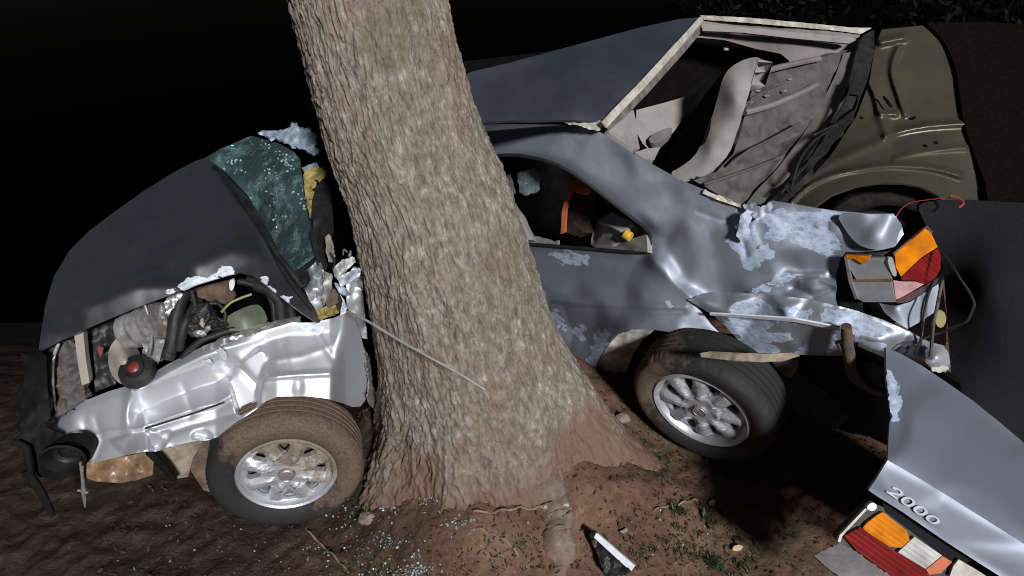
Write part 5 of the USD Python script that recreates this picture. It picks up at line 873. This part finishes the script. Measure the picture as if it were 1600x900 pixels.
psheet('rear_face', LD, 'lid_paint', [(1387, 719), (1430, 744), (1470, 768), (1540, 812), (1600, 850), (1690, 906), (1900, 1036), (1900, 1110), (1690, 980), (1600, 924), (1560, 899), (1480, 848), (1410, 800), (1370, 775), (1357, 766), (1368, 750)],
       lr((1387, 719, -.004), (1470, 768, -.004), (1600, 850, -.004), (1690, 906, -.004), (1900, 1036, -.004), (1383, 728, 0), (1470, 780, 0), (1600, 862, 0), (1690, 918, 0), (1374, 744, -.003), (1460, 797, -.003), (1600, 884, -.003), (1690, 942, -.003), (1358, 766, -.018), (1410, 800, -.018), (1480, 848, -.018), (1600, 924, -.018), (1690, 980, -.018), (1900, 1110, -.018)), thick=.012, step=4, mode='lin', smooth=5)
# the badge: four raised figures across the rear face
bq = np.array([(1383.0, 768), (1461, 822), (1474, 816), (1397, 758)], float)            # baseline start, baseline end, top end, top start
for k_, ch in enumerate('2000'):
    tm = meshkit.text_mesh(ch, 1.0, .1, bold=True)
    lo, hi = tm.bounds; q = tm.subdivide_to_size(.12, max_iter=6); q = q.vertices, q.faces
    u_ = (k_ + .06 + .88 * (q[0][:, 0] - lo[0]) / (hi[0] - lo[0])) / 4; v_ = (q[0][:, 1] - lo[1]) / (hi[1] - lo[1]); w_ = (q[0][:, 2] - lo[2]) / (hi[2] - lo[2])
    pxy = (1 - v_)[:, None] * (bq[0] + u_[:, None] * (bq[1] - bq[0])) + v_[:, None] * (bq[3] + u_[:, None] * (bq[2] - bq[3]))
    t_ = np.array([depth(float(x), float(y), 'Lr', -.008) for x, y in pxy]) + .002 - .006 * w_
    put('badge_figure', (W(pxy[:, 0], pxy[:, 1], t_), q[1][:, ::-1]), 'badge_silver', LD, smooth=30)
# its tail lamp and strip of bumper
LL = lt((1308, 850, 0), (1366, 788, 0), (1500, 880, 0), (1440, 940, 0))
LT = put('tail_lamp', *(lambda m: (m[0], 'black_plastic', LD))(sheet([(1310, 846), (1316, 836), (1364, 786), (1384, 794), (1500, 872), (1494, 884), (1450, 930), (1400, 910)], lt((1308, 850, -.014), (1366, 788, -.014), (1500, 880, -.014)), thick=.05, step=5, mode='plane')), smooth=True)
lk = dict(thick=.016, step=4, mode='plane')
psheet('amber_lens', LT, 'amber_lens', chaikin([(1347, 823), (1378, 799), (1385, 804), (1428, 838), (1402, 862), (1352, 830)], 1), LL, **lk)
psheet('red_lens', LT, 'red_lens', [(1319, 838), (1345, 824), (1352, 831), (1402, 863), (1446, 890), (1450, 900), (1462, 930), (1400, 905), (1340, 862)], LL, **lk)
psheet('clear_lens', LT, 'clear_lens', [(1429, 839), (1472, 868), (1446, 889), (1403, 863)], LL, **lk)
psheet('amber_lens', LT, 'orange_cloth', [(1473, 869), (1488, 878), (1470, 896), (1452, 898), (1447, 890)], LL, label='dull orange end of the lamp', **lk)
psheet('lamp_edge', LT, 'pale_edge', [(1309, 846), (1312, 836), (1354, 792), (1357, 794), (1316, 838), (1313, 848)], lt((1308, 850, .004), (1366, 788, .004), (1500, 880, .004)), thick=.012, step=3, mode='plane')
psheet('lamp_tab', LT, 'white_plastic', chaikin([(1354, 792), (1362, 784), (1372, 790), (1366, 799), (1356, 797)], 1), lt((1308, 850, .010), (1366, 788, .010), (1500, 880, .010)), thick=.015, step=3, mode='plane')
psheet('lamp_backing', LD, 'charcoal_felt', [(1378, 784), (1412, 802), (1480, 848), (1520, 875), (1500, 885), (1470, 866), (1384, 800)], lt((1378, 784, -.012), (1520, 875, -.012), (1500, 885, -.012)), thick=.01, step=5, mode='plane')
psheet('cream_panel', LD, 'pale_edge', [(1490, 884), (1498, 874), (1532, 894), (1600, 940), (1570, 960), (1484, 900)], lt((1490, 884, .002), (1532, 894, .002), (1530, 925, .002)), thick=.01, step=4, mode='plane')
psheet('bumper_piece', LD, 'scuffed_plastic', ragged([(1272, 868), (1288, 860), (1300, 855), (1312, 848), (1340, 864), (1400, 906), (1440, 935), (1390, 960), (1330, 915), (1300, 892)], .7, 20, 4), lt((1272, 868, .02), (1312, 848, -.01), (1440, 935, -.01), (1390, 960, .03), (1340, 890, .025)), thick=.01, step=4)

# the dark sheet at the right
cp_ = put('boot_carpet', *(lambda m: (m[0], 'charcoal_felt', '/World'))(sheet(chaikin([(1432, 322), (1450, 314), (1500, 311), (1560, 315), (1620, 318), (1720, 325), (1720, 900), (1640, 800), (1560, 700), (1510, 650), (1488, 600), (1482, 540), (1478, 470), (1472, 400), (1446, 350)], 1),
   [(1432, 322, 'Y', 2.38), (1500, 311, 'Y', 2.40), (1600, 318, 'Y', 2.34), (1720, 325, 'Y', 2.30), (1720, 700, 'Y', 1.70), (1600, 690, 'Y', 1.80), (1510, 650, 'Y', 1.86), (1488, 560, 'Y', 2.06), (1476, 450, 'Y', 2.26), (1540, 450, 'Y', 2.12), (1640, 500, 'Y', 2.02), (1560, 560, 'Y', 1.98)], thick=.015, step=6, disp=dn(.018, 110, 112))), smooth=True)
tag(cp_, 'dark charcoal felt boot carpet hanging over the right edge behind the torn lid', 'carpet')

# ------------------------------------------------------------------ small things on the ground
rng = np.random.default_rng(77)
def on_ground(px, py, lift=0.):
    p = at(px, py, 'z', 0.)
    for _ in range(6):
        p = at(px, py, 'z', float(ground_h(p[0], p[1])))
    return p + [0, 0, lift]
st = thing('metal_trim_strip', 'short bright metal trim piece with dark torn underside lying on the soil before the roots', 'trim strip')
psheet('strip', st, 'pale_strip', [(928, 832), (934, 834), (992, 884), (986, 893), (926, 838)], [(928, 832, 'z', .215), (992, 884, 'z', .175), (986, 893, 'z', .160), (926, 838, 'z', .20)], thick=.012, step=3, mode='plane')
psheet('torn_backing', st, 'black_plastic', ragged([(922, 838), (928, 838), (986, 892), (976, 896), (962, 910), (948, 900), (938, 880), (930, 858)], .6, 23, 4), [(922, 838, 'z', .195), (986, 892, 'z', .156), (962, 910, 'z', .125), (930, 858, 'z', .155)], thick=.008, step=3, mode='plane', disp=dn(.03, 9, 113))
psheet('end_cap', st, 'black_rubber', chaikin([(921, 834), (927, 831), (931, 835), (927, 841), (922, 840)], 1), [(921, 834, 'z', .21), (931, 835, 'z', .216), (927, 841, 'z', .20)], thick=.015, step=3, mode='plane')
def stone(px, py, r, label, mt='stone'):
    p = on_ground(px, py, r * .3); m = trimesh.creation.icosphere(3, 1.0)
    m.vertices = p + m.vertices * (1 + .7 * (fbm(m.vertices + p, 1.3, 4, int(px)) - .5))[:, None] * [r * 1.2, r, r * .75]
    o = put('stone', m, mt, smooth=40); tag(o, label, 'stone')
stone(575, 812, .028, 'small brown stone right of the front wheel, by the root')
stone(972, 655, .026, 'light brown stone between the tree foot and the rear wheel')
def scrap(name, cat, px, py, size, ang, mt, label, seed):
    c = on_ground(px, py, .012); n_ = 7
    th_ = np.linspace(0, 2 * np.pi, n_ + 1)[:-1]; r2 = np.random.default_rng(seed)
    o = np.c_[np.cos(th_) * size * r2.uniform(.7, 1.2, n_), np.sin(th_) * size * .55 * r2.uniform(.6, 1.2, n_)]
    m = trimesh.creation.extrude_polygon(Polygon(o).buffer(0), .003, engine='earcut').subdivide().subdivide()
    m.vertices = m.vertices + np.c_[0 * m.vertices[:, :2], 9 * (m.vertices[:, 0] ** 2)]
    m.apply_transform(trimesh.transformations.euler_matrix(r2.uniform(-.4, .4), r2.uniform(-.4, .4), ang)); m.apply_translation(c)
    tag(put(name, m, mt, smooth=40), label, cat)
scrap('paper_scrap', 'scrap', 975, 833, .014, .5, 'pale_paper', 'little pale grey scrap beside the metal trim strip', 1)
scrap('dry_leaf', 'leaf', 1112, 790, .022, 1.0, 'dry_leaf', 'curled tan dry leaf on the bare patch below the rear wheel', 2)
scrap('dry_leaf', 'leaf', 985, 700, .018, 2.0, 'dry_leaf', 'small dry leaf on the slope left of the rear wheel', 3)
scrap('dry_leaf', 'leaf', 1150, 860, .020, 0.2, 'dry_leaf', 'tan dry leaf near the bottom edge before the torn boot lid', 4)
scrap('plastic_shard', 'shard', 852, 796, .012, .9, 'pale_paper', 'small white plastic shard on the root below the trunk', 5)
scrap('plastic_shard', 'shard', 884, 793, .012, .1, 'pale_paper', 'tiny white shard right of another one at the foot of the trunk', 6)
def twig(pts, r, label):
    p = curve(np.array([on_ground(x, y, .008) for x, y in pts]), 24)
    p[:, 2] = ground_h(p[:, 0], p[:, 1]) + .006 + .006 * np.sin(np.arange(24))
    tag(put('twig', tube(p, r, 6), 'twig_bark'), label, 'twig')
twig([(740, 800), (800, 796), (860, 790)], .004, 'long thin twig lying across the foot of the trunk')
twig([(1020, 800), (1060, 790), (1090, 782)], .0035, 'thin pale twig right of the foot of the trunk')
twig([(480, 830), (500, 850), (545, 895)], .004, 'dark twig below the front wheel')
twig([(745, 830), (790, 850), (810, 870)], .004, 'thin twig among grass below the trunk')
# crumbs of broken glass: nobody could count them
gm = []
def crumbs(px, py, sx, sy, n_, s0=.004):
    for _ in range(n_):
        c = on_ground(px + rng.normal(0, sx), py + rng.normal(0, sy), .004)
        m = trimesh.creation.box(rng.uniform(.3, 1.2, 3) * s0 * rng.choice([.8, 1.2, 2.0], p=[.5, .35, .15])); m.apply_transform(trimesh.transformations.random_rotation_matrix(rng.random(3))); m.apply_translation(c); gm.append(m)
crumbs(610, 845, 26, 9, 70, .003); crumbs(625, 893, 34, 7, 90, .0035); crumbs(655, 890, 14, 5, 50, .0035); crumbs(715, 820, 14, 8, 40); crumbs(570, 800, 40, 16, 60); crumbs(670, 790, 20, 8, 30); crumbs(1100, 810, 90, 50, 70, .003)
crumbs(420, 850, 130, 30, 90, .003); crumbs(560, 870, 60, 16, 60); crumbs(850, 850, 60, 25, 40, .003)
tag(put('broken_glass', cat_(gm), 'glass_crumb', smooth=False), 'pale crumbs of broken safety glass scattered over the soil', 'broken glass', None, 'stuff')
lt_ = []
for _ in range(4600):
    x, y = rng.uniform(-1.5, 1.6), rng.uniform(1.0, 2.5)
    c = np.array([x, y, float(ground_h(x, y)) + .005]); sz = rng.uniform(.003, .013)
    a = rng.uniform(0, 6.28); d = np.array([math.cos(a), math.sin(a), rng.uniform(-.3, .5)]) * sz; e = np.array([-math.sin(a), math.cos(a), rng.uniform(-.3, .5)]) * sz * rng.uniform(.15, .6)
    lt_.append(np.array([c - d, c + e, c + d + [0, 0, .002], c - e]))
V = np.concatenate(lt_); k_ = np.arange(len(lt_)) * 4
mat('litter', {'o': ('geometry', {}), 'r': ('rgb_ramp', {'ramp': [(0., (.04, .022, .014)), (.5, (.10, .062, .04)), (.85, (.19, .14, .09)), (1., (.32, .27, .2))]}), 'd': ('principled_bsdf', {'roughness': .8, 'specular_ior_level': .2})}, [('o.random_per_island', 'r.fac'), ('r.color', 'd.base_color')], surface='d.BSDF')
tag(put('leaf_litter', (V, np.vstack([np.c_[k_, k_ + 1, k_ + 2], np.c_[k_, k_ + 2, k_ + 3]])), 'litter', smooth=False), 'fine brown leaf and bark litter strewn over the soil', 'leaf litter', None, 'stuff')
# grass: many single blades in thin tufts
def blades(pts, n_each, h, spread, seed):
    r2 = np.random.default_rng(seed); V, Fc = [], []
    for p in pts:
        for _ in range(n_each):
            a = r2.uniform(0, 2 * np.pi); b0 = p + np.array([*(r2.normal(0, spread, 2)), 0]); b0[2] = ground_h(b0[0], b0[1]) - .003
            L = h * r2.uniform(.5, 1.3); lean = r2.uniform(.2, 1.1); w_ = r2.uniform(.0015, .0035)
            d = np.array([math.cos(a), math.sin(a), 0]); sd = np.array([-d[1], d[0], 0]) * w_
            pts_ = [b0, b0 + [0, 0, L * .45] + d * L * .18 * lean, b0 + [0, 0, L * .75] + d * L * .5 * lean, b0 + [0, 0, L * .8] + d * L * .85 * lean]
            k = len(V); V += [pts_[0] - sd, pts_[0] + sd, pts_[1] - sd, pts_[1] + sd, pts_[2] - sd * .7, pts_[2] + sd * .7, pts_[3]]
            Fc += [(k, k + 1, k + 3), (k, k + 3, k + 2), (k + 2, k + 3, k + 5), (k + 2, k + 5, k + 4), (k + 4, k + 5, k + 6)]
    return np.array(V), np.array(Fc)
tufts = []
for px, py, sx, sy, n_ in ((1100, 830, 60, 40, 60), (1080, 870, 60, 25, 50), (1190, 730, 24, 12, 50), (1020, 690, 40, 20, 40), (560, 810, 16, 8, 20), (600, 770, 14, 10, 16), (820, 850, 40, 22, 40), (590, 885, 25, 8, 22), (1000, 845, 40, 25, 25), (150, 890, 60, 10, 8), (760, 870, 40, 20, 18), (1150, 880, 30, 14, 30)):
    for _ in range(int(n_ * .6)): tufts.append(on_ground(px + rng.normal(0, sx), py + rng.normal(0, sy)))
tag(put('grass', blades(tufts, 7, .018, .012, 5), 'grass_blade', smooth=False), 'thin short green and dry grass growing in the trampled soil', 'grass', None, 'stuff')
for k_, (px, py, lb) in enumerate(((1058, 800, 'small leafy weed right of the foot of the trunk'), (572, 806, 'little green weed beside the front wheel'), (1108, 815, 'green weed on bare soil before the rear wheel'), (1112, 882, 'green grass tuft near the bottom edge right of the trim strip'), (600, 768, 'faint green weed behind the burl at the foot of the trunk'))):
    c = on_ground(px, py); V, Fc = blades([c], 34, .045, .012, 90 + k_)
    tag(put('weed', (V, Fc), 'grass_blade', smooth=False), lb, 'weed')

# ------------------------------------------------------------------ behind: bushes on the added bank, far lamps below it
def bush(px, py, Y_, rx, rz, n_, label, seed):
    b = thing('bush', label, 'bush', 'dark bushes on the bank behind the wreck')
    c = at(px, py, 'Y', Y_); r2 = np.random.default_rng(seed)
    d = r2.normal(0, 1, (n_, 3)); d /= np.linalg.norm(d, axis=1, keepdims=True)
    rad = r2.uniform(.35, 1, n_) ** .5 * (0.65 + .7 * fbm(d, 1.6, 3, seed))
    p = c + d * rad[:, None] * [rx, rx * .7, rz]
    a, b_ = r2.normal(0, 1, (n_, 3)), r2.normal(0, 1, (n_, 3)); a /= np.linalg.norm(a, axis=1, keepdims=True); b_ = np.cross(a, b_); b_ /= np.linalg.norm(b_, axis=1, keepdims=True)
    s = r2.uniform(.025, .05, n_)[:, None]
    V = np.stack([p - a * s, p + b_ * s * .4, p + a * s, p - b_ * s * .4], 1).reshape(-1, 3)
    k = np.arange(n_) * 4; Fc = np.vstack([np.c_[k, k + 1, k + 2], np.c_[k, k + 2, k + 3]])
    put('foliage', (V, Fc), 'dark_leaf', b, smooth=False)
    g0 = ground_h(c[0], c[1])
    for q in range(4):
        e = c + r2.normal(0, .3, 3) * [rx, rx * .6, .3 * rz]
        put('stem', tube(curve(np.array([[c[0] + .06 * q, c[1], g0 - .1], (c + [0, 0, g0]) / [1, 1, 2], e]), 14), np.linspace(.035, .012, 14), 7), 'shade_black', b)
bush(1180, -60, 6.4, 1.0, .55, 2600, 'dark leafy bush dimly lit above the empty rear window frame', 1)
bush(1560, -50, 6.0, 1.0, .75, 2600, 'very dark bush at the top right corner behind the open boot', 2)
for px, py, t_, lb in ((495, 172, 34., 'far street lamp glowing as a white dot just left of the trunk'),):
    c = at(px, py, 't', t_); L_ = thing('street_lamp', lb, 'street lamp')
    g0 = float(ground_h(c[0], c[1]))
    put('pole', tube(np.array([[c[0] + .9, c[1], g0 - .2], [c[0] + .9, c[1], c[2] + .1], [c[0] + .45, c[1], c[2] + .28], [c[0], c[1], c[2] + .16]]), [.09, .06, .05, .04], 8), 'shade_black', L_)
    hd = rbox(.5, .22, .12, .04); hd.apply_translation(c + [0, 0, .12]); put('lamp_head', hd, 'shade_black', L_)
    gl = trimesh.creation.icosphere(2, .05 if px == 500 else .03); gl.apply_translation(c); put('lamp_glass', gl, 'far_lamp_glow', L_)
